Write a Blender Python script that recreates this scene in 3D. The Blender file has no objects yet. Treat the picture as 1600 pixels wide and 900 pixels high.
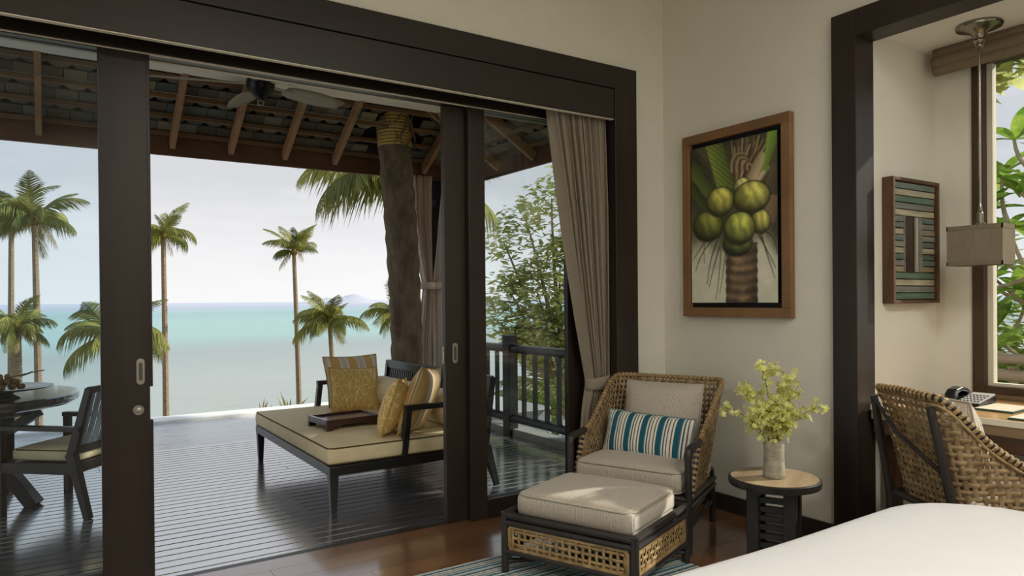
import bpy, math, random
from mathutils import Vector, Matrix
import numpy as np
random.seed(7)
SC = bpy.context.scene
COL = SC.collection
PI = math.pi
def lin(r, g, b):
    f = lambda c: (c/255/12.92) if c/255 <= .04045 else ((c/255+.055)/1.055)**2.4
    return (f(r), f(g), f(b), 1)

# ------------------------------------------------------------------ camera
cam_d = bpy.data.cameras.new('camera'); cam = bpy.data.objects.new('camera', cam_d); COL.objects.link(cam)
YAW, PITCH, ROLL = 0.5819, 0.00544, -0.00873
def cam_matrix():
    cp, sp = math.cos(PITCH), math.sin(PITCH); cr, sr = math.cos(ROLL), math.sin(ROLL)
    Rx = Matrix(((1,0,0),(0,cp,-sp),(0,sp,cp))); Rz = Matrix(((cr,-sr,0),(sr,cr,0),(0,0,1)))
    c, s = math.cos(YAW), math.sin(YAW)
    W = Matrix(((c,-s,0),(0,0,-1),(s,c,0)))
    M = Rz @ Rx @ W
    right, down, fwd = M[0], M[1], M[2]
    return Matrix((right, -down, -fwd)).transposed()
cam.matrix_world = Matrix.Translation((0,0,1.3)) @ cam_matrix().to_4x4()
cam_d.sensor_width = 36; cam_d.lens = 1110.5*36/1600; cam_d.shift_y = 24.4/1600
cam_d.clip_end = 60000; cam_d.clip_start = .02
SC.camera = cam

# ------------------------------------------------------------------ sky, sun, exposure
W = bpy.data.worlds.new('sky'); SC.world = W; W.use_nodes = True
nt = W.node_tree; nt.nodes.clear()
def wn(t, **k):
    n = nt.nodes.new(t)
    for a, b in k.items(): setattr(n, a, b)
    return n
wo = wn('ShaderNodeOutputWorld'); bg = wn('ShaderNodeBackground'); tc = wn('ShaderNodeTexCoord')
sep = wn('ShaderNodeSeparateXYZ'); ramp = wn('ShaderNodeValToRGB'); mp = wn('ShaderNodeMapping')
noi = wn('ShaderNodeTexNoise'); nr = wn('ShaderNodeValToRGB'); mix = wn('ShaderNodeMixRGB')
nt.links.new(tc.outputs['Generated'], sep.inputs[0]); nt.links.new(sep.outputs[2], ramp.inputs[0])
el = ramp.color_ramp.elements
el[0].position = 0; el[0].color = lin(238,238,238)
el[1].position = 1; el[1].color = lin(110,150,195)
for p, c in ((.07, lin(230,230,232)), (.16, lin(207,208,212)), (.32, lin(210,214,220)), (.6, lin(190,202,218))):
    e = el.new(p); e.color = c
mp.inputs['Scale'].default_value = (2.2, 2.2, 9)
nt.links.new(tc.outputs['Generated'], mp.inputs[0]); nt.links.new(mp.outputs[0], noi.inputs['Vector'])
noi.inputs['Scale'].default_value = 1.6; noi.inputs['Detail'].default_value = 7; noi.inputs['Roughness'].default_value = .6
nr.color_ramp.elements[0].position = .48; nr.color_ramp.elements[1].position = .75
nr.color_ramp.elements[1].color = (.45,.45,.45,1)
nt.links.new(noi.outputs[0], nr.inputs[0]); nt.links.new(nr.outputs[0], mix.inputs[0])
nt.links.new(ramp.outputs[0], mix.inputs[1]); mix.inputs[2].default_value = lin(246,246,246)
nt.links.new(mix.outputs[0], bg.inputs[0]); bg.inputs[1].default_value = 1.12
nt.links.new(bg.outputs[0], wo.inputs[0])

sun_d = bpy.data.lights.new('sun', 'SUN'); sun = bpy.data.objects.new('sun', sun_d); COL.objects.link(sun)
sun_d.energy = 5.0; sun_d.angle = math.radians(1.2); sun_d.color = (1,.93,.80)
to_sun = Vector((.80,-.335,.57)).normalized()
sun.rotation_euler = to_sun.to_track_quat('Z','Y').to_euler(); sun.location = (9,-7,9)

SC.view_settings.view_transform = 'Standard'; SC.view_settings.look = 'None'
SC.view_settings.gamma = 1; SC.view_settings.use_curve_mapping = False
SC.view_settings.exposure = 0.0
# fill lamps added to brighten the room (housings are built with the room below)
FILL_LAMPS = ((-1.6, 1.5), (1.08, -.7), (2.3, -.7))
for lx, ly in FILL_LAMPS:
    ld = bpy.data.lights.new('added_fill_light', 'AREA'); ld.shape = 'DISK'; ld.size = .7; ld.energy = 42; ld.color = (1,.98,.925)
    lo = bpy.data.objects.new('added_fill_light', ld); COL.objects.link(lo); lo.location = (lx, ly, 3.14)
SC.cycles.use_denoising = True
SC.cycles.max_bounces = 10; SC.cycles.diffuse_bounces = 6; SC.cycles.transparent_max_bounces = 16
SC.cycles.sample_clamp_indirect = 6

# ------------------------------------------------------------------ materials
def mat(name, col, rough=.6, spec=.4, metal=0, var=0, vscale=8, stretch=(1,1,1), bump=0, bscale=60, bstretch=None,
        coat=0, rand=0, rand_col=None, col2=None, trans=0, ior=None, sheen=0, coat_rough=.1):
    m = bpy.data.materials.new(name); m.use_nodes = True; t = m.node_tree; N = t.nodes; L = t.links
    p = N['Principled BSDF']; out = N['Material Output']
    p.inputs['Roughness'].default_value = rough; p.inputs['Specular IOR Level'].default_value = spec
    p.inputs['Metallic'].default_value = metal
    p.inputs['Coat Weight'].default_value = coat; p.inputs['Coat Roughness'].default_value = coat_rough
    p.inputs['Sheen Weight'].default_value = sheen
    if ior: p.inputs['IOR'].default_value = ior; p.inputs['Coat IOR'].default_value = ior
    tcn = N.new('ShaderNodeTexCoord'); oi = N.new('ShaderNodeObjectInfo')
    va = N.new('ShaderNodeVectorMath'); va.operation = 'ADD'
    cm = N.new('ShaderNodeVectorMath'); cm.operation = 'MULTIPLY'; cm.inputs[1].default_value = (13.7,7.3,5.1)
    L.new(oi.outputs['Random'], cm.inputs[0]); L.new(tcn.outputs['Object'], va.inputs[0]); L.new(cm.outputs[0], va.inputs[1])
    base = None
    rgb = N.new('ShaderNodeRGB'); rgb.outputs[0].default_value = col; base = rgb.outputs[0]
    def mapped(s):
        q = N.new('ShaderNodeMapping'); q.inputs['Scale'].default_value = s; L.new(va.outputs[0], q.inputs[0]); return q.outputs[0]
    if var or col2:
        n = N.new('ShaderNodeTexNoise'); n.inputs['Scale'].default_value = vscale; n.inputs['Detail'].default_value = 5
        n.inputs['Roughness'].default_value = .62
        L.new(mapped(stretch), n.inputs['Vector'])
        r = N.new('ShaderNodeValToRGB'); r.color_ramp.elements[0].position = .32; r.color_ramp.elements[1].position = .70
        c2 = col2
        if c2 is None:
            r.color_ramp.elements[0].color = tuple(max(0,c*(1-var)) for c in col[:3])+(1,)
            r.color_ramp.elements[1].color = tuple(min(1,c*(1+var)) for c in col[:3])+(1,)
        else:
            r.color_ramp.elements[0].color = col; r.color_ramp.elements[1].color = c2
        L.new(n.outputs[0], r.inputs[0]); base = r.outputs[0]
    if rand:
        mr = N.new('ShaderNodeMapRange'); mr.inputs[3].default_value = 1-rand; mr.inputs[4].default_value = 1+rand
        L.new(oi.outputs['Random'], mr.inputs[0])
        mm = N.new('ShaderNodeVectorMath'); mm.operation = 'SCALE'
        L.new(base, mm.inputs[0]); L.new(mr.outputs[0], mm.inputs['Scale']); base = mm.outputs[0]
    if rand_col:
        rr = N.new('ShaderNodeValToRGB'); rr.color_ramp.interpolation = 'LINEAR'
        while len(rr.color_ramp.elements) < len(rand_col): rr.color_ramp.elements.new(.5)
        for i, c in enumerate(rand_col):
            rr.color_ramp.elements[i].position = i/(len(rand_col)-1); rr.color_ramp.elements[i].color = c
        L.new(oi.outputs['Random'], rr.inputs[0])
        mm = N.new('ShaderNodeMixRGB'); mm.blend_type = 'MIX'; mm.inputs[0].default_value = .75
        L.new(base, mm.inputs[1]); L.new(rr.outputs[0], mm.inputs[2]); base = mm.outputs[0]
    L.new(base, p.inputs['Base Color'])
    if bump:
        bn = N.new('ShaderNodeTexNoise'); bn.inputs['Scale'].default_value = bscale; bn.inputs['Detail'].default_value = 4
        L.new(mapped(bstretch or stretch), bn.inputs['Vector'])
        bb = N.new('ShaderNodeBump'); bb.inputs['Strength'].default_value = bump; bb.inputs['Distance'].default_value = .01
        L.new(bn.outputs[0], bb.inputs['Height']); L.new(bb.outputs[0], p.inputs['Normal'])
    if trans:
        tl = N.new('ShaderNodeBsdfTranslucent'); ms = N.new('ShaderNodeMixShader'); ms.inputs[0].default_value = trans
        L.new(base, tl.inputs[0]); L.new(p.outputs[0], ms.inputs[1]); L.new(tl.outputs[0], ms.inputs[2]); L.new(ms.outputs[0], out.inputs[0])
    return m
def stripe_mat(name, stops, period, axis=0, rough=.85, offset=0, bump=.25, bscale=260, noise=.0, axis_b=None):
    """stops: [(position 0..1, colour)] repeated every `period` metres of the object's own axis"""
    m = bpy.data.materials.new(name); m.use_nodes = True; t = m.node_tree; N = t.nodes; L = t.links
    p = N['Principled BSDF']; p.inputs['Roughness'].default_value = rough; p.inputs['Specular IOR Level'].default_value = .2
    tcn = N.new('ShaderNodeTexCoord'); s = N.new('ShaderNodeSeparateXYZ'); L.new(tcn.outputs['Object'], s.inputs[0])
    nz = N.new('ShaderNodeTexNoise'); nz.inputs['Scale'].default_value = 90; L.new(tcn.outputs['Object'], nz.inputs['Vector'])
    a = N.new('ShaderNodeMath'); a.operation = 'MULTIPLY_ADD'; a.inputs[1].default_value = noise
    L.new(nz.outputs[0], a.inputs[0]); L.new(s.outputs[axis], a.inputs[2])
    b = N.new('ShaderNodeMath'); b.operation = 'MULTIPLY_ADD'; b.inputs[1].default_value = 1/period; b.inputs[2].default_value = 100+offset
    L.new(a.outputs[0], b.inputs[0])
    f = N.new('ShaderNodeMath'); f.operation = 'FRACT'; L.new(b.outputs[0], f.inputs[0])
    r = N.new('ShaderNodeValToRGB'); r.color_ramp.interpolation = 'CONSTANT'
    while len(r.color_ramp.elements) < len(stops): r.color_ramp.elements.new(.5)
    for i, (q, c) in enumerate(stops): r.color_ramp.elements[i].position = q; r.color_ramp.elements[i].color = c
    L.new(f.outputs[0], r.inputs[0]); L.new(r.outputs[0], p.inputs['Base Color'])
    bn = N.new('ShaderNodeTexNoise'); bn.inputs['Scale'].default_value = bscale; L.new(tcn.outputs['Object'], bn.inputs['Vector'])
    bb = N.new('ShaderNodeBump'); bb.inputs['Strength'].default_value = bump; bb.inputs['Distance'].default_value = .004
    L.new(bn.outputs[0], bb.inputs['Height']); L.new(bb.outputs[0], p.inputs['Normal'])
    return m
def weave_mat(name, c1, c2, scale=140):
    """heavy upholstery cloth: small zigzag ribs"""
    m = bpy.data.materials.new(name); m.use_nodes = True; t = m.node_tree; N = t.nodes; L = t.links
    p = N['Principled BSDF']; p.inputs['Roughness'].default_value = .9; p.inputs['Specular IOR Level'].default_value = .15
    p.inputs['Sheen Weight'].default_value = .2
    tcn = N.new('ShaderNodeTexCoord')
    w = N.new('ShaderNodeTexWave'); w.wave_type = 'BANDS'; w.bands_direction = 'X'
    w.inputs['Scale'].default_value = scale*.32; w.inputs['Distortion'].default_value = 2.2; w.inputs['Detail'].default_value = 1; w.inputs['Detail Scale'].default_value = 2.5
    L.new(tcn.outputs['Object'], w.inputs['Vector'])
    n = N.new('ShaderNodeTexNoise'); n.inputs['Scale'].default_value = scale; L.new(tcn.outputs['Object'], n.inputs['Vector'])
    mx = N.new('ShaderNodeMath'); mx.operation = 'MULTIPLY_ADD'; mx.inputs[1].default_value = .5; L.new(w.outputs['Fac'], mx.inputs[0]); 
    h = N.new('ShaderNodeMath'); h.operation = 'MULTIPLY'; h.inputs[1].default_value = .5; L.new(n.outputs[0], h.inputs[0]); L.new(h.outputs[0], mx.inputs[2])
    r = N.new('ShaderNodeValToRGB'); r.color_ramp.elements[0].position = .25; r.color_ramp.elements[1].position = .75
    r.color_ramp.elements[0].color = c1; r.color_ramp.elements[1].color = c2
    L.new(mx.outputs[0], r.inputs[0]); L.new(r.outputs[0], p.inputs['Base Color'])
    bb = N.new('ShaderNodeBump'); bb.inputs['Strength'].default_value = .35; bb.inputs['Distance'].default_value = .004
    L.new(mx.outputs[0], bb.inputs['Height']); L.new(bb.outputs[0], p.inputs['Normal'])
    return m
def glass_mat(name, tint, refl=.06):
    m = bpy.data.materials.new(name); m.use_nodes = True; t = m.node_tree; N = t.nodes; L = t.links
    N.remove(N['Principled BSDF']); out = N['Material Output']
    tr = N.new('ShaderNodeBsdfTransparent'); tr.inputs[0].default_value = tint
    gl = N.new('ShaderNodeBsdfGlossy'); gl.inputs['Roughness'].default_value = .02
    fr = N.new('ShaderNodeFresnel'); fr.inputs[0].default_value = 1.35
    ms = N.new('ShaderNodeMixShader'); L.new(fr.outputs[0], ms.inputs[0]); L.new(tr.outputs[0], ms.inputs[1]); L.new(gl.outputs[0], ms.inputs[2])
    L.new(ms.outputs[0], out.inputs[0]); return m

M = {}
M['plaster'] = mat('plaster', lin(222,219,206), .9, .2, var=.03, vscale=3, bump=.08, bscale=90)
M['ceiling_white'] = mat('ceiling_white', lin(228,224,214), .9, .2)
M['soffit'] = mat('soffit_plaster', lin(226,214,196), .9, .2, var=.04, vscale=4)
M['dark_wood'] = mat('dark_wood', lin(46,37,31), .42, .35, var=.28, vscale=9, stretch=(1,1,.08), bump=.05, bscale=50, coat=.03, coat_rough=.25)
M['dark_wood_h'] = mat('dark_wood_horizontal', lin(40,33,28), .38, .4, var=.28, vscale=9, stretch=(.08,1,1), bump=.05, bscale=50, coat=.12, coat_rough=.25)
M['black_wood'] = mat('black_stained_wood', lin(33,31,30), .36, .45, var=.25, vscale=12, stretch=(.2,1,1), bump=.05, coat=.1, coat_rough=.25)
M['rattan_dark'] = mat('dark_rattan_pole', lin(46,40,38), .4, .45, var=.3, vscale=14, bump=.06, bscale=40)
M['floor_plank'] = mat('floor_plank', lin(124,84,54), .30, .5, var=.25, vscale=5, stretch=(.10,1,1), coat=1.0, rand=.16, coat_rough=.12, ior=1.75)
M['floor_gap'] = mat('floor_gap', lin(38,22,14), .8, .2)
M['deck_plank'] = mat('deck_plank', lin(92,89,93), .18, 1.0, var=.35, vscale=7, stretch=(.08,1,1), bump=.05, bscale=24, coat=1.0, rand=.22, coat_rough=.15, ior=2.9)
M['deck_under'] = mat('deck_underlay', lin(14,13,13), .9, .1)
M['metal'] = mat('brushed_steel', lin(168,164,156), .35, .5, metal=.9, var=.05, vscale=30)
M['metal_dark'] = mat('recess_steel', lin(96,94,90), .5, .5, metal=.8)
M['nickel'] = mat('aged_nickel', lin(150,146,130), .22, .5, metal=1)
M['black_metal'] = mat('black_metal', lin(26,26,26), .3, .5, metal=.5)
M['fan_blade'] = mat('fan_blade_wood', lin(150,140,122), .5, .4, var=.2, vscale=10, stretch=(.1,1,1))
M['glass'] = glass_mat('window_glass', (.88,.935,.96,1))
M['glass_clear'] = glass_mat('clear_window_glass', (.955,.975,.98,1))
M['curtain'] = mat('curtain_cloth', lin(150,138,121), .85, .2, var=.05, vscale=30, bump=.15, bscale=300, sheen=.3)
M['curtain_out'] = mat('outdoor_curtain_cloth', lin(226,210,196), .85, .2, var=.05, vscale=30, bump=.15, bscale=300, sheen=.2, trans=.25)
M['uphol'] = weave_mat('beige_upholstery', lin(160,150,136), lin(206,196,182))
M['piping'] = mat('piping', lin(178,168,152), .9, .2)
M['seat_beige'] = mat('daybed_canvas', lin(222,206,168), .8, .25, var=.05, vscale=12, bump=.1, bscale=350)
M['seat_piping'] = mat('dark_piping', lin(92,78,52), .8, .2)
M['gold'] = None
M['white_linen'] = mat('white_bed_linen', lin(232,230,230), .85, .2, var=.015, vscale=4, bump=.04, bscale=12, sheen=.2)
M['bed_base'] = mat('bed_base', lin(60,48,38), .6, .3)
M['rattan'] = mat('rattan_strip', lin(106,84,56), .5, .4, col2=lin(172,146,106), vscale=22, bump=.1, bscale=120)
M['rattan2'] = mat('rattan_strip_panel', lin(124,98,62), .5, .4, col2=lin(182,152,106), vscale=22, bump=.1, bscale=120)
M['rattan_rim'] = mat('rattan_binding', lin(126,102,66), .5, .4, col2=lin(188,160,116), vscale=26, bump=.1, bscale=120)
M['oak_top'] = mat('pale_table_wood', lin(128,106,80), .45, .4, col2=lin(178,156,124), vscale=7, stretch=(.15,1,1), coat=.2, coat_rough=.2)
M['ceramic'] = mat('stoneware', lin(136,130,112), .7, .3, col2=lin(172,166,148), vscale=22, bump=.35, bscale=50, bstretch=(.3,.3,3))
M['blossom'] = mat('yellow_green_blossom', lin(208,210,100), .7, .2, col2=lin(242,242,184), vscale=40, trans=.35)
M['stem'] = mat('stem', lin(104,98,50), .7, .2)
M['frame_wood'] = mat('picture_frame_wood', lin(132,98,64), .5, .35, var=.2, vscale=16, stretch=(1,.2,.2), bump=.08)
M['black_liner'] = mat('black_liner', lin(24,24,24), .6, .3)
M['desk_wood'] = mat('desk_wood', lin(170,122,70), .3, .45, col2=lin(204,160,104), vscale=6, stretch=(1,.12,1), coat=.4, coat_rough=.15)
M['desk_edge'] = mat('desk_edge', lin(126,104,78), .35, .4, var=.2, vscale=10, stretch=(1,.1,1))
M['desk_dark'] = mat('desk_dark_wood', lin(72,46,30), .35, .4, var=.3, vscale=8, stretch=(1,.1,1), coat=.2, coat_rough=.2)
M['phone_black'] = mat('phone_plastic', lin(26,28,30), .25, .5)
M['phone_face'] = mat('phone_face', lin(188,184,178), .4, .4)
M['paper'] = mat('paper', lin(226,214,190), .8, .2, var=.03)
M['green_cover'] = mat('green_cover', lin(40,76,64), .5, .3)
M['shade'] = mat('linen_lampshade', lin(150,138,118), .9, .1, var=.12, vscale=60, stretch=(1,1,.15), bump=.2, bscale=200, trans=.3)
M['shade_band'] = mat('linen_lampshade_band', lin(120,112,94), .9, .1, var=.1, vscale=60)
M['blind'] = mat('roman_blind_cloth', lin(128,114,96), .9, .1, var=.06, vscale=60, bump=.15, bscale=260)
M['window_wood'] = mat('window_wood', lin(70,54,40), .45, .35, var=.25, vscale=9, stretch=(1,1,.08))
M['sill_white'] = mat('window_bead', lin(214,206,186), .6, .3)
M['mirror'] = mat('mirror_glass', (.9,.9,.9,1), .03, .5, metal=1)
for k, c in dict(p_teal=(122,132,124), p_cream=(190,182,156), p_green=(108,130,110), p_grey=(140,142,130), p_tan=(160,146,120)).items():
    M[k] = mat('weathered_'+k[2:], tuple(lin(*c)), .75, .2, col2=tuple(lin(*(min(255,int(x*.72)) for x in c))), vscale=26, stretch=(.16,1,1), bump=.2, bscale=40)
M['mirror_frame'] = mat('mirror_box_wood', lin(70,50,34), .6, .3, col2=lin(110,82,56), vscale=12, stretch=(1,1,.2), bump=.1)
M['rafter'] = mat('rafter_wood', lin(146,110,76), .7, .3, var=.2, vscale=10, stretch=(1,.1,1), rand=.08)
M['batten'] = mat('batten_wood', lin(120,92,64), .7, .3, var=.2, vscale=10, stretch=(.1,1,1), rand=.1)
M['fascia'] = mat('fascia_wood', lin(96,66,48), .65, .3, var=.25, vscale=8, stretch=(.1,.1,1))
M['tile'] = mat('roof_tile', lin(92,84,70), .85, .2, var=.3, vscale=14, bump=.2, bscale=40,
                rand_col=[lin(66,58,48), lin(98,90,76), lin(84,92,88), lin(150,138,108), lin(80,68,54)])
M['underlay'] = mat('roof_underlay', lin(40,34,28), .9, .1)
M['trunk_big'] = mat('palm_bark', lin(86,75,62), .95, .1, col2=lin(132,117,98), vscale=9, stretch=(1,1,.5), bump=.5, bscale=22, bstretch=(.35,.35,2.5))
M['collar'] = mat('rope_collar', lin(196,166,96), .8, .2, var=.15, vscale=20, stretch=(.2,.2,5), bump=.5, bscale=18, bstretch=(.1,.1,5))
M['trunk_far'] = mat('far_palm_bark', lin(126,108,90), .9, .15, col2=lin(170,150,128), vscale=3, stretch=(1,1,3))
M['frond'] = mat('palm_frond', lin(88,102,48), .6, .3, col2=lin(178,172,92), vscale=.9, rand=.22, trans=.3)
M['frond_dry'] = mat('palm_frond_dry', lin(150,132,84), .7, .2, col2=lin(196,178,120), vscale=1.2, trans=.25)
M['husk'] = mat('palm_husk', lin(128,98,58), .9, .1, var=.2)
M['leaf_tree'] = mat('tree_leaf', lin(150,160,78), .45, .4, col2=lin(240,236,170), vscale=1.6, trans=.6)
M['leaf_shrub'] = mat('shrub_leaf', lin(104,132,56), .5, .35, col2=lin(204,214,122), vscale=1.4, trans=.5)
M['leaf_big'] = mat('broad_leaf', lin(100,146,52), .36, .4, col2=lin(190,210,96), vscale=3, rand=.25, trans=.35)
M['branch'] = mat('branch_bark', lin(164,146,122), .9, .15, var=.25, vscale=12)
M['log'] = mat('weathered_log', lin(150,130,112), .8, .2, var=.2, vscale=8, stretch=(1,.1,1))
M['rim_stone'] = mat('pool_rim_stone', lin(240,238,232), .5, .3, var=.05)
M['pool_tile'] = mat('pool_tile', lin(150,156,158), .5, .4, var=.1, vscale=20)
M['kerb_stone'] = mat('kerb_stone', lin(156,154,148), .8, .2, var=.1, vscale=6)
M['ground'] = mat('hillside', lin(92,98,54), .95, .1, col2=lin(140,128,84), vscale=.4)
M['island_haze'] = mat('far_island', lin(186,190,200), 1, 0)  # distance haze is put into this pale grey-lavender colour
M['dish'] = mat('dish_glaze', lin(52,60,70), .15, .6)
M['fruit'] = mat('longan_skin', lin(132,98,58), .7, .2, var=.25, vscale=40, rand=.2)
M['dining_wood'] = mat('dining_wood', lin(50,42,36), .38, .4, var=.25, vscale=9, stretch=(.2,1,1), coat=.05, coat_rough=.2)
M['table_gloss'] = mat('polished_table_wood', lin(58,48,40), .22, .5, var=.25, vscale=9, stretch=(.2,1,1), coat=1, coat_rough=.06, ior=1.7)
M['tray_wood'] = mat('tray_wood', lin(62,36,32), .25, .5, var=.25, vscale=9, stretch=(.2,1,1), coat=.3)
M['woven_back'] = mat('grey_blue_webbing', lin(120,126,136), .6, .3, var=.08, vscale=20)

# ------------------------------------------------------------------ builders
def V(*a): return Vector(a)
class MB:
    def __init__(s): s.v = []; s.f = []
    def add(s, vs, fs):
        o = len(s.v); s.v += [tuple(x) for x in vs]; s.f += [tuple(i+o for i in f) for f in fs]; return s
    def box(s, x0, x1, y0, y1, z0, z1):
        return s.add([(x0,y0,z0),(x1,y0,z0),(x1,y1,z0),(x0,y1,z0),(x0,y0,z1),(x1,y0,z1),(x1,y1,z1),(x0,y1,z1)],
                     [(0,3,2,1),(4,5,6,7),(0,1,5,4),(1,2,6,5),(2,3,7,6),(3,0,4,7)])
    def bar(s, p0, p1, w, h, up=(0,0,1), w2=None, h2=None):
        p0, p1 = Vector(p0), Vector(p1); d = (p1-p0).normalized(); up = Vector(up)
        side = d.cross(up)
        if side.length < 1e-4: side = d.cross(Vector((0,1,0)))
        side.normalize(); u = side.cross(d).normalized()
        w2 = w if w2 is None else w2; h2 = h if h2 is None else h2
        vs = []
        for p, a, b in ((p0,w,h),(p1,w2,h2)):
            for i, j in ((-1,-1),(1,-1),(1,1),(-1,1)): vs.append(p+side*(a/2*i)+u*(b/2*j))
        return s.add(vs, [(0,3,2,1),(4,5,6,7),(0,1,5,4),(1,2,6,5),(2,3,7,6),(3,0,4,7)])
    def tube(s, pts, r, n=8, closed=False, caps=True):
        pts = [Vector(p) for p in pts]; m = len(pts)
        rs = r if isinstance(r, (list,tuple)) else [r]*m
        prev = None; rings = []
        for i, p in enumerate(pts):
            if closed: t = pts[(i+1)%m]-pts[i-1]
            else: t = pts[min(i+1,m-1)]-pts[max(i-1,0)]
            t = t.normalized() if t.length > 1e-9 else Vector((0,0,1))
            if prev is None:
                a = Vector((0,0,1)) if abs(t.z) < .9 else Vector((1,0,0))
                u = t.cross(a).normalized()
            else:
                u = prev - t*prev.dot(t); u.normalize()
            prev = u; w = t.cross(u)
            rings.append([p+(u*math.cos(2*PI*k/n)+w*math.sin(2*PI*k/n))*rs[i] for k in range(n)])
        vs = [q for R in rings for q in R]; fs = []
        for i in range(m if closed else m-1):
            a, b = i*n, ((i+1)%m)*n
            for k in range(n): fs.append((a+k, a+(k+1)%n, b+(k+1)%n, b+k))
        if caps and not closed:
            fs.append(tuple(range(n-1,-1,-1))); fs.append(tuple((m-1)*n+k for k in range(n)))
        return s.add(vs, fs)
    def lathe(s, prof, n=24, c=(0,0,0)):
        vs = []; fs = []; m = len(prof)
        for r, z in prof:
            for k in range(n): vs.append((c[0]+r*math.cos(2*PI*k/n), c[1]+r*math.sin(2*PI*k/n), c[2]+z))
        for i in range(m-1):
            for k in range(n): fs.append((i*n+k, i*n+(k+1)%n, (i+1)*n+(k+1)%n, (i+1)*n+k))
        fs.append(tuple(range(n-1,-1,-1))); fs.append(tuple((m-1)*n+k for k in range(n)))
        return s.add(vs, fs)
    def prism(s, poly, axis, a, b):
        """poly: 2-D outline in the other two axes, extruded along axis from a to b"""
        def p3(p, q):
            if axis == 0: return (q, p[0], p[1])
            if axis == 1: return (p[0], q, p[1])
            return (p[0], p[1], q)
        n = len(poly); vs = [p3(p,a) for p in poly]+[p3(p,b) for p in poly]
        fs = [tuple(range(n-1,-1,-1)), tuple(range(n,2*n))]+[(i,(i+1)%n,n+(i+1)%n,n+i) for i in range(n)]
        return s.add(vs, fs)
    def grid(s, fn, nu, nv, closed_u=False):
        vs = [fn(i/nu, j/nv) for j in range(nv+1) for i in range(nu if closed_u else nu+1)]
        w = nu if closed_u else nu+1; fs = []
        for j in range(nv):
            for i in range(nu): fs.append((j*w+i, j*w+(i+1)%w, (j+1)*w+(i+1)%w, (j+1)*w+i))
        return s.add(vs, fs)
    def rbox(s, hx, hy, hz, r, nx=10, ny=10, nz=4, crown=0, crown_b=0, c=(0,0,0), fn=None):
        """upholstered box: rounded edges, domed top"""
        cache = {}
        def put(x, y, z):
            ix, iy, iz = (max(-(h-r), min(h-r, q)) for h, q in ((hx,x),(hy,y),(hz,z)))
            d = Vector((x-ix, y-iy, z-iz))
            p = Vector((ix,iy,iz))
            if d.length > 1e-9: p += d.normalized()*r
            k = (1-min(1,abs(x/hx))**2.4)*(1-min(1,abs(y/hy))**2.4)
            if z > 0: p.z += crown*k*z/hz
            else: p.z += crown_b*k*z/hz
            if fn: p = Vector(fn(p))
            return p+Vector(c)
        vs = []; fs = []
        def gid(x, y, z):
            key = (round(x,5),round(y,5),round(z,5))
            if key not in cache: cache[key] = len(vs); vs.append(put(x,y,z))
            return cache[key]
        def ticks(h, n): 
            t = [-h, -h+r*.45, -h+r]+[-h+r+(2*h-2*r)*i/n for i in range(1,n)]+[h-r, h-r*.45, h]
            return t
        X, Y, Z = ticks(hx,nx), ticks(hy,ny), ticks(hz,nz)
        def face(A, B, f, flip):
            for i in range(len(A)-1):
                for j in range(len(B)-1):
                    q = [gid(*f(A[i],B[j])), gid(*f(A[i+1],B[j])), gid(*f(A[i+1],B[j+1])), gid(*f(A[i],B[j+1]))]
                    fs.append(tuple(reversed(q)) if flip else tuple(q))
        face(X,Y,lambda a,b:(a,b,hz),False); face(X,Y,lambda a,b:(a,b,-hz),True)
        face(X,Z,lambda a,b:(a,-hy,b),False); face(X,Z,lambda a,b:(a,hy,b),True)
        face(Y,Z,lambda a,b:(hx,a,b),False); face(Y,Z,lambda a,b:(-hx,a,b),True)
        return s.add(vs, fs)
    def pillow(s, w, h, t, n=16, pinch=.06):
        """scatter cushion standing in the x-z plane, thickness along y"""
        for sg in (1,-1):
            def f(u, v):
                a, b = u*2-1, v*2-1
                k = (max(0,(1-abs(a)**2.6))*max(0,(1-abs(b)**2.6)))**.55
                px = a*w/2*(1-pinch*(1-b*b)*abs(a)**3); pz = b*h/2*(1-pinch*(1-a*a)*abs(b)**3)
                return (px, sg*t/2*k, pz)
            o = len(s.v); s.grid(f, n, n)
            if sg == 1:
                s.f = [f for f in s.f if f[0] < o]+[tuple(reversed(f)) for f in s.f if f[0] >= o]
        return s
    def build(s, name, m, parent=None, smooth=False, bevel=0, loc=None, rot=None, angle=40, kind=None, seg=2):
        me = bpy.data.meshes.new(name); me.from_pydata(s.v, [], s.f); me.update()
        me.materials.append(M[m] if isinstance(m, str) else m)
        o = bpy.data.objects.new(name, me); COL.objects.link(o)
        if smooth:
            me.polygons.foreach_set('use_smooth', [True]*len(me.polygons)); me.set_sharp_from_angle(angle=math.radians(angle))
        if bevel:
            b = o.modifiers.new('edge', 'BEVEL'); b.width = bevel; b.segments = seg; b.limit_method = 'ANGLE'; b.angle_limit = math.radians(40)
        if parent is not None: o.parent = parent
        if loc is not None: o.location = loc
        if rot is not None: o.rotation_euler = rot
        if kind: o['kind'] = kind
        return o
def tag(o, label, cat, group=None):
    o['label'] = label; o['category'] = cat
    if group: o['group'] = group
    return o
def thing(name, label, cat, loc=(0,0,0), rz=0, group=None):
    o = bpy.data.objects.new(name, None); COL.objects.link(o); o.location = loc; o.rotation_euler = (0,0,rz)
    o.empty_display_size = .1
    return tag(o, label, cat, group)
def struct(o): o['kind'] = 'structure'; return o
def sroot(name, loc=(0,0,0)):
    o = bpy.data.objects.new(name, None); COL.objects.link(o); o.location = loc; o.empty_display_size = .1; return struct(o)
def dup(o, parent=None, loc=None, rot=None, scale=None):
    c = o.copy(); COL.objects.link(c)
    if parent is not None: c.parent = parent
    if loc is not None: c.location = loc
    if rot is not None: c.rotation_euler = rot
    if scale is not None: c.scale = scale
    return c
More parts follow.
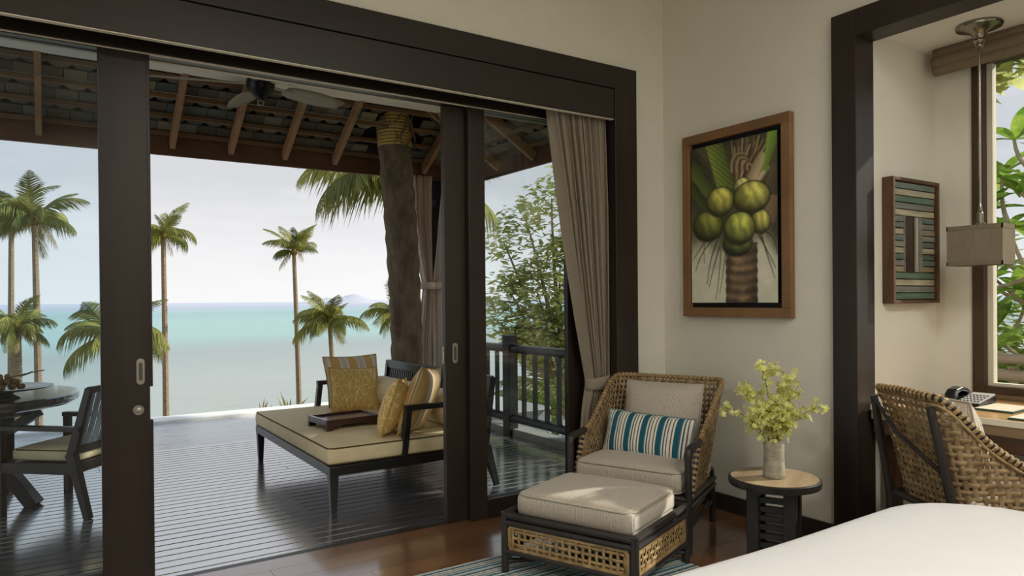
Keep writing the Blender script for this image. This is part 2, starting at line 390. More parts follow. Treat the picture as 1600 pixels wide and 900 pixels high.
def bez(p0, p1, p2, n=8):
    p0, p1, p2 = Vector(p0), Vector(p1), Vector(p2)
    return [p0*(1-t)**2+p1*2*t*(1-t)+p2*t*t for t in [i/n for i in range(n+1)]]
def ribbon(mb, pts, nors, w, t):
    n = len(pts); vs = []; fs = []
    for i in range(n):
        tg = (pts[min(i+1,n-1)]-pts[max(i-1,0)]).normalized(); nn = nors[i]
        sd = tg.cross(nn).normalized()
        vs += [pts[i]-sd*w/2, pts[i]-sd*w/4+nn*t/2, pts[i]+sd*w/4+nn*t/2, pts[i]+sd*w/2, pts[i]+sd*w/4-nn*t/2, pts[i]-sd*w/4-nn*t/2]
    for i in range(n-1):
        a, b = i*6, i*6+6
        for k in range(6): fs.append((a+k, b+k, b+(k+1)%6, a+(k+1)%6))
    mb.add(vs, fs)

# ------------------------------------------------------------------ the room
XB, YA = 3.473, 3.419          # painting wall, sliding-door wall
XJ = 3.607                     # back of the alcove frame
XW, YL = 4.236, 2.052          # alcove window wall, alcove mirror wall
XL, YR, ZC = -2.8, -1.5, 3.3   # left end, wall behind the bed, ceiling
o = MB().box(XL, 3.07, YA, 3.72, 2.765, ZC).box(3.07, XB+.25, YA, 3.72, 0, ZC).build('wall_front', 'plaster'); struct(o)
o = MB().box(XB, XJ, 2.12, YA, 0, ZC).box(XB, XJ, YR, 2.12, 2.70, ZC).box(XB, XJ, YR, -.80, 0, 2.70).build('wall_right', 'plaster'); struct(o)
o = MB().box(XL-.15, XL, YR-.15, 3.72, 0, ZC).build('wall_left', 'plaster'); struct(o)
o = MB().box(XL, XB+.2, YR-.15, YR, 0, ZC).build('wall_back', 'plaster'); struct(o)
o = MB().box(XL-.15, XJ, YR-.15, 3.72, ZC, ZC+.12).build('ceiling', 'ceiling_white'); struct(o)
# alcove shell: mirror wall, window wall with its opening, far wall, ceiling
o = MB().box(XJ, XW+.12, YL, YL+.14, 0, 2.80).build('wall_alcove', 'plaster'); struct(o)
o = MB().box(XW, XW+.12, 1.858, YL, 0, 2.80).box(XW, XW+.12, -.80, 1.858, 0, .775).box(XW, XW+.12, -.80, 1.858, 2.60, 2.80).box(XW, XW+.12, -.80, .62, .775, 2.60).build('wall_window', 'plaster'); struct(o)  # unseen end of the window walled up to keep sun off the bed
o = MB().box(XJ, XW+.12, -.94, -.80, 0, 2.80).build('wall_alcove_end', 'plaster'); struct(o)
o = MB().box(XJ, XW+.12, -.80, YL, 2.66, 2.80).build('ceiling_alcove', 'ceiling_white'); struct(o)
# interior floor: planks along x
fl = sroot('floor')
MB().box(XL, XW+.1, YR, 3.66, -.12, -.004).build('floor_bed', 'floor_gap', fl)
lens = [1.25, 1.6, .95, 1.4]
pw = .1425; y = 3.662; r = 0
pmesh = {}
random.seed(3)
while y > YR:
    x = XL - random.choice([.2,.55,.9,1.15]); 
    if r == 2: x = 1.346-1.6-1.25-1.6-.2
    while x < XW+.05:
        l = random.choice(lens)
        x0, x1 = max(x, XL), min(x+l, XW+.1)
        if x1-x0 > .1:
            q = MB().box(0, x1-x0-.002, 0, pw-.002, -.015, 0)
            key = round(x1-x0, 3)
            if key in pmesh: ob = dup(pmesh[key], fl, (x0, y-pw, 0))
            else: ob = q.build('plank', 'floor_plank', fl, loc=(x0, y-pw, 0)); pmesh[key] = ob
        x += l
    y -= pw; r += 1
# threshold under the doors
o = MB().box(XL, 3.07, 3.664, 3.72, -.05, -.003).build('threshold', 'dark_wood_h', bevel=.003); struct(o)
# housings for the added fill lamps, above the frame
for lx, ly in FILL_LAMPS:
    q = MB().lathe([(.40,0),(.41,.01),(.41,.12),(.40,.13)], 40).build('added_fill_housing', 'ceiling_white', smooth=True, angle=30, loc=(lx, ly, 3.165)); struct(q)
# trims round the door opening
o = MB().box(XL, 3.206, 3.389, 3.43, 2.628, 2.770).build('trim_1', 'dark_wood_h', bevel=.003); struct(o)
o = MB().box(3.022, 3.206, 3.389, 3.72, 0, 2.628).build('trim_2', 'dark_wood', bevel=.003); struct(o)
o = MB().box(XL, 3.016, 3.392, 3.422, 2.434, 2.622).box(XL, 3.06, 3.43, 3.60, 2.70, 2.765).build('pelmet', 'dark_wood_h', bevel=.002); struct(o)
o = MB().box(XL, 3.03, 3.600, 3.72, 2.434, 2.765).build('door_header', 'dark_wood_h', bevel=.003); struct(o)
o = MB().box(XL, 3.03, 3.604, 3.616, 2.428, 2.434).box(XL, 3.03, 3.700, 3.716, 2.428, 2.434).build('door_track_glint', 'sill_white'); struct(o)  # cream track strips paint in the daylight reflected under the header
o = MB().box(XL, 3.014, 3.393, 3.421, 2.430, 2.434).build('pelmet_glint', 'sill_white'); struct(o)  # pale strip standing in for the bright reflection along the pelmet underside
# alcove frame
o = MB().box(3.443, XJ, 2.050, 2.184, 0, 2.758).build('trim_3', 'dark_wood', bevel=.003); struct(o)
o = MB().box(3.443, XJ, -.80, 2.050, 2.622, 2.758).build('trim_4', 'dark_wood', bevel=.003); struct(o)
# baseboards
o = MB().box(XB-.018, XB, 2.184, YA, 0, .100).build('baseboard_right', 'dark_wood', bevel=.003); struct(o)
o = MB().box(3.206, XB-.018, YA-.018, YA, 0, .100).build('baseboard_front', 'dark_wood', bevel=.003); struct(o)
o = MB().box(XJ, XW, YL-.018, YL, 0, .100).build('baseboard_alcove', 'dark_wood', bevel=.003); struct(o)

# sliding doors
def door(name, x0, x1, y0, y1, ls, rs, gm='glass', notch=False):
    d = sroot(name, (x0, (y0+y1)/2, 0)); hy = (y1-y0)/2; w = x1-x0
    MB().box(0, ls, -hy, hy, .004, 2.432).build('stile', 'dark_wood', d, bevel=.003)
    q = MB().box(w-rs, w-(.012 if notch else 0), -hy, hy, .004, 2.432)
    if notch: q.box(w-.013, w, -hy, hy, .004, .767).box(w-.013, w, -hy, hy, .920, 2.432)
    q.build('stile', 'dark_wood', d, bevel=.002)
    MB().box(ls, w-rs, -hy, hy, .004, .112).build('bottom_rail', 'dark_wood_h', d, bevel=.003)
    MB().box(ls, w-rs, -hy, hy, 2.424, 2.432).build('top_rail', 'dark_wood_h', d)
    MB().box(ls-.006, w-rs+.006, -.004, .004, .106, 2.430).build('glass_pane', gm, d)
    return d
def stadium(w, h, n=10):
    r = w/2; return [(r*math.cos(a), h/2-r+r*math.sin(a)) for a in [PI*i/n for i in range(n+1)]]+[(r*math.cos(a), -h/2+r+r*math.sin(a)) for a in [PI+PI*i/n for i in range(n+1)]]
def pull(parent, x, z, y):
    h = MB(); P = stadium(.034, .118); h.prism([(x+a, z+b) for a, b in P], 1, y-.004, y+.002)
    h = h.build('pull_handle', 'metal', parent, bevel=.001)
    g = MB(); P = stadium(.016, .082); g.prism([(x+a, z+b) for a, b in P], 1, y-.0048, y-.003); g.build('finger_recess', 'metal_dark', h)
d2 = door('door_1', -.85, .410, 3.607, 3.647, .11, .205, notch=True)
pull(d2, 1.21, .990, -.020)
lk = MB(); 
lk.lathe([(.024,0),(.024,.006),(.021,.009),(.012,.009),(.012,.013),(.010,.014)], 20); lk.v = [(v[0]+1.20, -.020-v[2], v[1]+.816) for v in lk.v]
lk.build('lock_cylinder', 'metal', d2, smooth=True)
d3 = door('door_2', 1.941, 2.93, 3.655, 3.695, .19, .09, gm='glass_clear')
pull(d3, .061, .991, -.020)
MB().box(-.006, 0, -.008, .008, .93, 1.03).box(-.010,-.004,-.004,.004,.935,.955).box(-.010,-.004,-.004,.004,1.0,1.02).build('strike_plate', 'metal', d3, bevel=.001)
d4 = door('door_3', 2.078, 2.99, 3.607, 3.647, .110, .19, gm='glass_clear')
d5 = door('door_4', -2.4, -.86, 3.655, 3.695, .11, .105)

# alcove window
wd = sroot('window_1', (XW, 0, 0))
MB().box(-.012, .09, 1.80, 1.858, .775, 2.60).build('frame_post', 'window_wood', wd, bevel=.002)
MB().box(-.012, .09, .62, .68, .775, 2.60).build('frame_post', 'window_wood', wd, bevel=.002)
MB().box(-.012, .09, .68, 1.80, .775, .815).build('frame_rail', 'window_wood', wd, bevel=.002)
MB().box(-.012, .09, .68, 1.80, 2.55, 2.60).build('frame_rail', 'window_wood', wd, bevel=.002)
MB().box(.03, .075, 1.772, 1.80, .815, 2.55).box(.03,.075,.68,1.772,.815,.83).build('inner_bead', 'sill_white', wd, bevel=.001)
MB().box(.05, .056, .67, 1.79, .82, 2.55).build('glass_pane', 'glass_clear', wd)
MB().box(-.02, .0, .62, 1.858, .752, .775).build('window_board', 'desk_edge', wd, bevel=.002)

# ------------------------------------------------------------------ the terrace
dk = sroot('deck', (0,0,0))
MB().box(-3.2, 3.95, 3.72, 7.12, -.30, -.045).build('deck_base', 'deck_under', dk)
random.seed(11)
y = 3.722; pm = {}; pitch = .0925
while y < 7.05:
    cuts = [-3.2] + ([random.choice([-.9,-.2,.35])] if random.random() < .35 else []) + ([random.choice([1.6,2.3,2.9])] if random.random() < .45 else []) + [3.78]
    for a, b in zip(cuts[:-1], cuts[1:]):
        k = round(b-a, 2)
        if k in pm: dup(pm[k], dk, (a, y, -.02))
        else: pm[k] = MB().box(.001, b-a-.001, 0, pitch-.008, -.022, 0).build('plank', 'deck_plank', dk, loc=(a, y, -.02), bevel=.0035, seg=1)
    y += pitch
DECK_END = y
o = MB().box(3.785, 3.95, 3.72, 7.24, -.30, .045).build('kerb', 'kerb_stone', bevel=.01); struct(o)
# pool beyond the deck
pl = sroot('pool', (0,0,0))
MB().box(-6, 5.2, 7.13, 7.16, -1.2, -.03).box(-6, 5.2, 7.13, 8.7, -1.3, -1.2).build('pool_shell', 'pool_tile', pl)
MB().box(-6, 5.2, 8.60, 8.95, -1.6, .008).build('pool_rim', 'rim_stone', pl, bevel=.01)
wm = bpy.data.materials.new('pool_water'); wm.use_nodes = True
t = wm.node_tree; p = t.nodes['Principled BSDF']; p.inputs['Base Color'].default_value = lin(196,198,198); p.inputs['Roughness'].default_value = .06
p.inputs['Specular IOR Level'].default_value = 1.0
n = t.nodes.new('ShaderNodeTexNoise'); n.inputs['Scale'].default_value = 5.5; n.inputs['Detail'].default_value = 4; n.inputs['Distortion'].default_value = .8
q = t.nodes.new('ShaderNodeTexCoord'); mp_ = t.nodes.new('ShaderNodeMapping'); mp_.inputs['Scale'].default_value = (.8,2.2,1)
t.links.new(q.outputs['Object'], mp_.inputs[0]); t.links.new(mp_.outputs[0], n.inputs['Vector'])
b = t.nodes.new('ShaderNodeBump'); b.inputs['Strength'].default_value = .16; b.inputs['Distance'].default_value = .03; p.inputs['IOR'].default_value = 1.7
t.links.new(n.outputs[0], b.inputs['Height']); t.links.new(b.outputs[0], p.inputs['Normal'])
MB().box(-6, 5.2, 7.052, 8.60, -.05, -.022).build('pool_water', wm, pl)
# hillside and sea
random.seed(5)
def hill(u, v):
    x = -160+u*420; yy = 8.95+ (v**1.7)*130
    z = -1.9-(yy-8.95)*.235
    if x > 4.5: z = min(z+ .0*(x-4.5), -1.0) 
    z += .5*math.sin(x*.23)*math.sin(yy*.19)*min(1,(yy-8.95)/8)
    return (x, yy, z)
o = MB().grid(hill, 60, 40).build('hillside', 'ground', smooth=True); struct(o)
def hill2(u, v):
    x = 3.96+u*60; yy = -20+v*28.95
    return (x, yy, -1.5-.10*(x-3.96)+.25*math.sin(x*.5+yy*.3))
o = MB().grid(hill2, 30, 20).build('garden_ground', 'ground', smooth=True); struct(o)
sm = bpy.data.materials.new('sea_water'); sm.use_nodes = True
t = sm.node_tree; p = t.nodes['Principled BSDF']; p.inputs['Roughness'].default_value = .35; p.inputs['Specular IOR Level'].default_value = .25
q = t.nodes.new('ShaderNodeTexCoord'); s_ = t.nodes.new('ShaderNodeSeparateXYZ'); t.links.new(q.outputs['Object'], s_.inputs[0])
rn = t.nodes.new('ShaderNodeTexNoise'); rn.inputs['Scale'].default_value = .004; rn.inputs['Detail'].default_value = 5
t.links.new(q.outputs['Object'], rn.inputs['Vector'])
# depth zones of the bay: reef flat near the shore, turquoise sand bottom, deep water paled by painted haze; distance on a log scale
lg = t.nodes.new('ShaderNodeMath'); lg.operation = 'LOGARITHM'; lg.inputs[1].default_value = 10; t.links.new(s_.outputs[1], lg.inputs[0])
ad = t.nodes.new('ShaderNodeMath'); ad.operation = 'MULTIPLY_ADD'; ad.inputs[1].default_value = .16; t.links.new(rn.outputs[0], ad.inputs[0]); t.links.new(lg.outputs[0], ad.inputs[2])
mr = t.nodes.new('ShaderNodeMapRange'); mr.inputs[1].default_value = 2.0; mr.inputs[2].default_value = 4.0; t.links.new(ad.outputs[0], mr.inputs[0])
cr = t.nodes.new('ShaderNodeValToRGB'); e = cr.color_ramp.elements
e[0].position = 0; e[0].color = lin(162,169,161); e[1].position = 1; e[1].color = lin(186,194,208)
for pos, c in ((.24,(164,171,163)),(.35,(148,161,156)),(.385,(146,172,166)),(.42,(148,184,177)),(.55,(148,187,180)),(.66,(140,176,176)),(.72,(152,186,185)),(.80,(166,178,194))):
    k = e.new(pos); k.color = lin(*c)
t.links.new(mr.outputs[0], cr.inputs[0])
wn2 = t.nodes.new('ShaderNodeTexNoise'); wn2.inputs['Scale'].default_value = .25; wn2.inputs['Detail'].default_value = 6; wn2.inputs['Roughness'].default_value = .7
mpw = t.nodes.new('ShaderNodeMapping'); mpw.inputs['Scale'].default_value = (.35,1.3,1); t.links.new(q.outputs['Object'], mpw.inputs[0]); t.links.new(mpw.outputs[0], wn2.inputs['Vector'])
mixw = t.nodes.new('ShaderNodeMixRGB'); mixw.blend_type = 'OVERLAY'; mixw.inputs[0].default_value = .18
t.links.new(cr.outputs[0], mixw.inputs[1]); t.links.new(wn2.outputs[0], mixw.inputs[2]); t.links.new(mixw.outputs[0], p.inputs['Base Color'])
b = t.nodes.new('ShaderNodeBump'); b.inputs['Strength'].default_value = .5; b.inputs['Distance'].default_value = .6
t.links.new(wn2.outputs[0], b.inputs['Height']); t.links.new(b.outputs[0], p.inputs['Normal'])
o = MB().add([(-30000,20,-25),(40000,20,-25),(40000,45000,-25),(-30000,45000,-25)], [(0,1,2,3)]).build('sea', sm); struct(o)
isl = MB(); P = [(-700,0),(-560,22),(-420,40),(-300,95),(-190,70),(-60,120),(60,150),(170,118),(260,60),(420,48),(560,20),(760,0)]
isl.grid(lambda u, v: (lambda k: (P[k][0]*1.0, (v-.5)*500*(1 if 0<k<len(P)-1 else .1), P[k][1]*.8*math.sin(PI*v) - 25.5))(round(u*(len(P)-1))), len(P)-1, 6)
o = isl.build('far_island', 'island_haze', smooth=True, loc=(3250,8700,0)); struct(o)

# terrace roof: sloping tiles on battens and rafters, plaster soffit nearer the house
rf = sroot('terrace_roof', (0,0,0))
SL = .62; YE, XE, ZE = 6.95, 4.02, 2.755      # eave lines and underside height of tiles there
def zr(y): return ZE+SL*(YE-y)
def zx(x): return ZE+SL*(XE-x)
fs = MB().box(-4, XE+.03, YE-.03, YE+.01, 2.605, 2.785).build('fascia_board', 'fascia', rf, bevel=.003)
MB().box(XE-.01, XE+.03, 3.74, YE-.03, 2.605, 2.785).build('fascia_board', 'fascia', rf, bevel=.003)
random.seed(21)
def rafter(p0, p1): MB().bar(p0, p1, .045, .095).build('rafter', 'rafter', rf, bevel=.003)
x = 3.42
while x > -3.2:
    if not 2.7 < x < 3.2: rafter((x, YE-.03, zr(YE-.03)-.075), (x, 5.75, zr(5.75)-.075))
    x -= .492
for y in (6.30, 5.66, 5.02, 4.38):
    rafter((XE-.02, y, zx(XE-.02)-.075), (2.75, y, zx(2.75)-.075))
rafter((XE-.02, YE-.03, ZE-.07), (2.75, YE-1.27, ZE-.07+1.25*SL))
for i in range(7):
    yy = YE-.07-i*.185
    MB().box(-4, XE-(YE-yy), yy-.022, yy+.022, zr(yy)-.028, zr(yy)+.004).build('batten', 'batten', rf)
    xx = XE-.07-i*.185
    MB().box(xx-.022, xx+.022, 3.76, YE-(XE-xx), zx(xx)-.028, zx(xx)+.004).build('batten', 'batten', rf)
tile = MB(); tw, th, td = .160, .225, .012
tile.prism([(-tw/2+.003,0),(tw/2-.003,0),(tw/2-.003,-th*.78),(tw*.30,-th*.93),(0,-th),(-tw*.30,-th*.93),(-tw/2+.003,-th*.78)], 2, 0, td)
t0 = None; nt_ = 0
ang = math.atan(SL)
for i in range(6):
    yy = YE+.03-i*.185
    x = XE-.10-(YE-yy)*1.0+(.08 if i%2 else 0)
    while x > -1.9 and nt_ < 215:
        # leave the opening for the palm trunk
        if not (2.72 < x < 3.22 and 6.36 < yy < 7.0):
            rot = (-ang+.05+random.uniform(-.02,.02), 0, random.uniform(-.03,.03)+PI)
            loc = (x, yy-.20, zr(yy-.20)+.004)
            if t0 is None: t0 = tile.build('roof_tile', 'tile', rf, loc=loc, rot=(ang*-1,0,0))
            tt = t0 if nt_ == 0 else dup(t0, rf)
            tt.location = loc; tt.rotation_euler = (ang-.05+random.uniform(-.02,.02), random.uniform(-.01,.01), PI+random.uniform(-.03,.03)); nt_ += 1
        x -= tw
nt2 = 0
for i in range(6):
    xx = XE+.03-i*.185
    y = YE-.25-(XE-xx)+(.08 if i%2 else 0)
    while y > 4.6:
        tt = dup(t0, rf, (xx-.20, y, zx(xx-.20)+.004), (ang-.05+random.uniform(-.02,.02), 0, PI/2+random.uniform(-.03,.03))); nt2 += 1
        y -= tw
# the rest of the roof covering above the tiles
u_ = MB()
u_.add([(-4,YE+.06,ZE+.02),(XE+.06,YE+.06,ZE+.02),(2.3,YE-1.72+.06,ZE+1.72*SL),(-4,YE-1.72+.06,ZE+1.72*SL)], [(0,1,2,3)])
u_.add([(XE+.06,YE+.06,ZE+.02),(XE+.06,3.74,ZE+.02),(2.3,3.74,ZE+1.72*SL),(2.3,YE-1.72+.06,ZE+1.72*SL)], [(0,1,2,3)])
u_.v = [(v[0],v[1],v[2]+.06) for v in u_.v]
u_.add([(-4,YE-1.66,ZE+1.72*SL+.06),(2.3,YE-1.66,ZE+1.72*SL+.06),(2.3,3.74,ZE+1.72*SL+.06),(-4,3.74,ZE+1.72*SL+.06)], [(0,1,2,3)])
ob = u_.build('roof_covering', 'underlay', rf)
so = ob.modifiers.new('thick','SOLIDIFY'); so.thickness = .03
MB().box(-4, 3.22, 3.72, 6.17, 3.12, 3.15).build('soffit_board', 'soffit', rf)
# conduit wire stretched under the rafters
MB().tube([(-3.5,6.28,2.985),(1.0,6.28,2.985),(2.9,6.28,2.985)], .004, 5).build('string_wire', 'metal', rf)

# palm trunk growing through the roof
pt = thing('palm_tree', 'thick brown ringed palm trunk rising through the terrace roof', 'palm tree', (3.09, 6.62, -.02))
pts = []; rs = []
for i in range(47):
    z = i*.075; x = -.02-.115*(z/3.3)+.035*math.sin(z*1.2)
    r = .144+.012*min(1,z/1.5)+.002*random.uniform(-1,1)+.014*(i%3)/2
    pts.append((x, .0, z)); rs.append(r)
MB().tube(pts, rs, 20).build('trunk', 'trunk_big', pt, smooth=True)
cl = MB()
for i in range(20):
    z = 2.86+i*.032
    cl.lathe([(.162,0),(.172,.006),(.172,.022),(.162,.028)], 22, (-.02-.115*(z/3.3)+.035*math.sin(z*1.2), 0, z))
cl.build('rope_collar', 'collar', pt, smooth=True)
vn = MB()
random.seed(4)
for k in range(5):
    a0 = 4.0+.35*k; P = []
    for i in range(12):
        z = 2.84+i*.055; a = a0+.25*math.sin(i*.9+k*1.7); P.append((-.10+.178*math.cos(a), .178*math.sin(a), z))
    vn.tube(P, .010, 6)
vn.build('root_vine', 'trunk_big', pt, smooth=True)

# corner post with its two outdoor curtains
cp = thing('corner_post', 'dark square timber post at the terrace corner between two curtains', 'post', (3.60, 7.05, -.02))
MB().box(-.09,.09,-.09,.09,0,2.72).build('shaft', 'black_wood', cp, bevel=.006)
MB().box(-.115,.115,-.115,.115,0,.14).build('foot_block', 'black_wood', cp, bevel=.006)
MB().box(-.13,.13,-.13,.13,2.34,2.42).build('capital', 'black_wood', cp, bevel=.006)
def curtain(mb, xl, xr, zs, n, amp, y0=0, nu=150, phase=0, nv=40):
    """xl, xr, zs: left edge, right edge at the listed heights (top first)"""
    def at(arr, v):
        k = v*(len(arr)-1); i = min(int(k), len(arr)-2); f = k-i; f = f*f*(3-2*f)*.5+f*.5
        return arr[i]*(1-f)+arr[i+1]*f
    def fn(u, v):
        a, b = at(xl, v), at(xr, v); w = b-a
        am = amp*(.65+.35*math.sin(v*3+1))*min(1.3, max(.6, .45/max(.1,w)))
        uu = u+.012*math.sin(u*37+phase)+.006*math.sin(v*5+u*20)
        ph = 2*PI*n*uu+phase
        return (a+w*u+.25*w/n*math.sin(2*ph), y0+am*(math.sin(ph)+.25*math.sin(2.3*ph+v*2)), at(zs, v))
    return mb.grid(fn, nu, nv)
for nm, lab, loc, xl, xr in (
    ('outdoor_curtain', 'pale taupe outdoor curtain tied to the corner post, on its seaward palm side', (3.24,6.81,0), [-.02,-.01,.05,.12,.06,.02],[.21,.21,.21,.22,.21,.22]),
    ('outdoor_curtain', 'pale taupe outdoor curtain tied to the corner post, beside the sliding door edge', (3.48,6.81,0), [.14,.09,.05,.0,.0,.0],[.34,.32,.28,.24,.26,.28])):
    c = thing(nm, lab, 'curtain', loc, 0, 'outdoor curtains')
    ob = curtain(MB(), xl, xr, [2.62,2.2,1.8,1.45,.9,.0], 6, .035, nu=90).build('drape', 'curtain_out', c, smooth=True, angle=180)
    m_ = ob.modifiers.new('thick','SOLIDIFY'); m_.thickness = .004
    tb = MB(); cx = (xl[3]+xr[3])/2; hw = (xr[3]-xl[3])/2+.03
    tb.grid(lambda u, v: (cx+hw*math.cos(2*PI*u), .065*math.sin(2*PI*u), 1.42+v*.075), 24, 2, closed_u=True)
    ob = tb.build('tieback', 'curtain_out', c, smooth=True); m_ = ob.modifiers.new('thick','SOLIDIFY'); m_.thickness = .006

# railing along the right side of the deck
rl = thing('railing', 'dark timber deck railing with round rails and square balusters', 'railing', (3.80, 0, 0))
for y in (5.82, 4.05, 6.66):
    MB().box(-.055,.055,y-.055,y+.055,-.02,.955).build('post', 'black_wood', rl, bevel=.006)
for a, b in ((4.105,5.765),(5.875,6.605)):
    MB().tube([(0,a,.825),(0,b,.825)], .042, 14).build('top_rail', 'black_wood', rl, smooth=True)
    MB().tube([(0,a,.150),(0,b,.150)], .042, 14).build('bottom_rail', 'black_wood', rl, smooth=True)
    n = round((b-a)/.178); 
    for i in range(1, n):
        y = a+(b-a)*i/n
        MB().box(-.016,.016,y-.018,y+.018,.19,.787).build('baluster', 'black_wood', rl)

# ceiling fan
fn_ = thing('ceiling_fan', 'dark metal ceiling fan with five pale blades under the terrace roof', 'ceiling fan', (1.416,5.671,0))
MB().lathe([(.02,3.121),(.05,3.115),(.06,3.10),(.02,3.085),(.012,3.08),(.012,3.06)][::-1], 20).build('down_rod', 'black_metal', fn_, smooth=True)
MB().lathe([(.012,2.855),(.03,2.862),(.034,2.88),(.055,2.90),(.085,2.93),(.105,2.965),(.108,3.0),(.095,3.035),(.06,3.065),(.02,3.085)], 28).build('motor_housing', 'black_metal', fn_, smooth=True)
MB().tube([(.022*math.cos(a),0,2.845+.022*math.sin(a)) for a in [2*PI*i/14 for i in range(14)]], .006, 6, closed=True).build('pull_ring', 'metal', fn_, smooth=True)
for k in range(5):
    a = math.radians(20+72*k)
    bl = MB(); n = 10
    def bf(u, v):
        r = .22+u*.56; w = .055+.045*math.sin(PI*min(1,u*1.05))**.6 if u < .97 else .06
        yy = (v-.5)*2*w; return (r, yy, 2.99-.22*yy)
    bl.grid(bf, n, 3)
    q = bl.build('blade', 'fan_blade', fn_, smooth=True, rot=(0,0,a)); m_ = q.modifiers.new('thick','SOLIDIFY'); m_.thickness = .008
    MB().bar((.09,0,2.985),(.30,0,2.985),.035,.008).build('blade_bracket', 'metal', q)

# ------------------------------------------------------------------ daybed on the deck
ZD = -.02
db = thing('daybed', 'wide dark timber daybed with slatted back on the deck', 'daybed', (1.46, 4.28, ZD))
LX, LY = 1.17, 1.84            # footprint of the frame
def tleg(x, y, dx, dy, top=.29):
    MB().bar((x,y,top),(x+dx,y+dy,0),.062,.062,(0,1,0),.036,.036).build('leg','black_wood',db,bevel=.003)
tleg(.03,.03,0,0); tleg(.03,LY-.03,0,0); tleg(LX-.03,.03,.09,0); tleg(LX-.03,LY-.03,.09,0)
MB().box(0,LX,0,.045,.235,.295).build('side_rail','black_wood',db,bevel=.003)
MB().box(0,LX,LY-.045,LY,.235,.295).build('side_rail','black_wood',db,bevel=.003)
MB().box(0,.045,.045,LY-.045,.235,.295).build('end_rail','black_wood',db,bevel=.003)
MB().box(LX-.045,LX,.045,LY-.045,.235,.295).build('end_rail','black_wood',db,bevel=.003)
MB().box(.045,LX-.045,.045,LY-.045,.270,.290).build('platform','black_wood',db)
br = MB().bar((LX+.02,.02,.745),(LX+.02,LY-.02,.745),.045,.07).build('backrest_rail','black_wood',db,bevel=.004)
MB().bar((LX-.02,.02,.49),(LX-.02,LY-.02,.49),.035,.05).build('backrest_rail','black_wood',db,bevel=.004)
for y in (.02, LY-.02):
    MB().bar((LX-.045,y,.26),(LX+.02,y,.775),.045,.045,(0,1,0)).build('backrest_post','black_wood',db,bevel=.003)
n = 46; s0 = None
for i in range(1,n):
    y = .02+(LY-.04)*i/n
    if s0 is None: s0 = MB().bar((LX-.02,0,.49),(LX+.02,0,.73),.014,.016,(0,1,0)).build('slat','black_wood',db,loc=(0,y,0))
    else: dup(s0, db, (0,y,0))
for y in (.02, LY-.02):
    MB().bar((.50,y,.27),(.54,y,.605),.042,.05,(0,1,0)).build('arm_post','black_wood',db,bevel=.003)
    MB().bar((.515,y,.612),(LX+.01,y,.612),.05,.036).build('arm_rail','black_wood',db,bevel=.003)
mt = thing('daybed_mattress', 'flat beige mattress with dark piping on the daybed', 'mattress', (1.46+LX/2-.02, 4.28+LY/2, ZD+.296))
HX, HY = LX/2-.01, LY/2-.005
MB().rbox(HX,HY,.058,.035,8,8,2,crown=.012,c=(0,0,.058)).build('cushion_pad','seat_beige',mt,smooth=True,angle=60)
def loop(hx, hy, z, r=.04):
    P = []
    for cx, cy, a0 in ((hx-r,hy-r,0),(-hx+r,hy-r,PI/2),(-hx+r,-hy+r,PI),(hx-r,-hy+r,1.5*PI)):
        for i in range(5): a = a0+PI/2*i/4; P.append((cx+r*math.cos(a), cy+r*math.sin(a), z))
    return P
MB().tube(loop(HX-.008,HY-.008,.108),.005,6,closed=True).tube(loop(HX-.008,HY-.008,.010),.005,6,closed=True).build('piping_cord','seat_piping',mt,smooth=True)
ZM = ZD+.296+.122
gold_m = bpy.data.materials.new('gold_leaf_print'); gold_m.use_nodes = True
t = gold_m.node_tree; p = t.nodes['Principled BSDF']; p.inputs['Roughness'].default_value = .65
q = t.nodes.new('ShaderNodeTexCoord'); v_ = t.nodes.new('ShaderNodeTexVoronoi'); v_.feature = 'DISTANCE_TO_EDGE'; v_.inputs['Scale'].default_value = 24; v_.inputs['Randomness'].default_value = 1
mq = t.nodes.new('ShaderNodeMapping'); mq.inputs['Scale'].default_value = (1.3,.3,.55)
t.links.new(q.outputs['Object'], mq.inputs[0]); t.links.new(mq.outputs[0], v_.inputs['Vector'])
r_ = t.nodes.new('ShaderNodeValToRGB'); r_.color_ramp.elements[0].position = .022; r_.color_ramp.elements[1].position = .04
r_.color_ramp.elements[0].color = lin(240,218,168); r_.color_ramp.elements[1].color = lin(206,172,96)
t.links.new(v_.outputs[0], r_.inputs[0]); t.links.new(r_.outputs[0], p.inputs['Base Color'])
M['gold'] = gold_m
M['gold_plain'] = mat('gold_cloth', lin(188,154,86), .7, .3)
M['stripe_day'] = stripe_mat('striped_daybed_cloth', [(0,lin(206,170,112)),(.5,lin(216,208,194)),(.62,lin(200,192,182)),(.88,lin(222,214,200))], .155, 0, offset=.3)
def pillow(name, label, loc, w, h, th, m, rot, cat='cushion', group=None, piping=None, flange=False):
    pth = thing(name, label, cat, loc, 0, group); pth.rotation_euler = rot
    MB().pillow(w, h, th).build('cover', m, pth, smooth=True, angle=180)
    P = []
    for k in range(64):
        s = k/16; i = int(s); f = (s-i)*2-1
        a, b = [(f,-1),(1,f),(-f,1),(-1,-f)][i]
        px = a*w/2*(1-.06*(1-b*b)*abs(a)**3); pz = b*h/2*(1-.06*(1-a*a)*abs(b)**3); P.append((px,0,pz))
    MB().tube(P, .0055, 6, closed=True).build('seam_piping', piping or m, pth, smooth=True)
    return pth
pillow('scatter_cushion','large tan and cream striped cushion leaning at the far end of the daybed',(2.24,5.93,ZM+.205),.50,.46,.16,'stripe_day',(-.30,0,.06),group=None,piping='gold_plain')
pillow('scatter_cushion','gold leaf-print cushion in front of the striped one at the far end of the daybed',(2.15,5.66,ZM+.170),.42,.38,.15,'gold',(-.42,.05,-.05),piping='gold_plain')
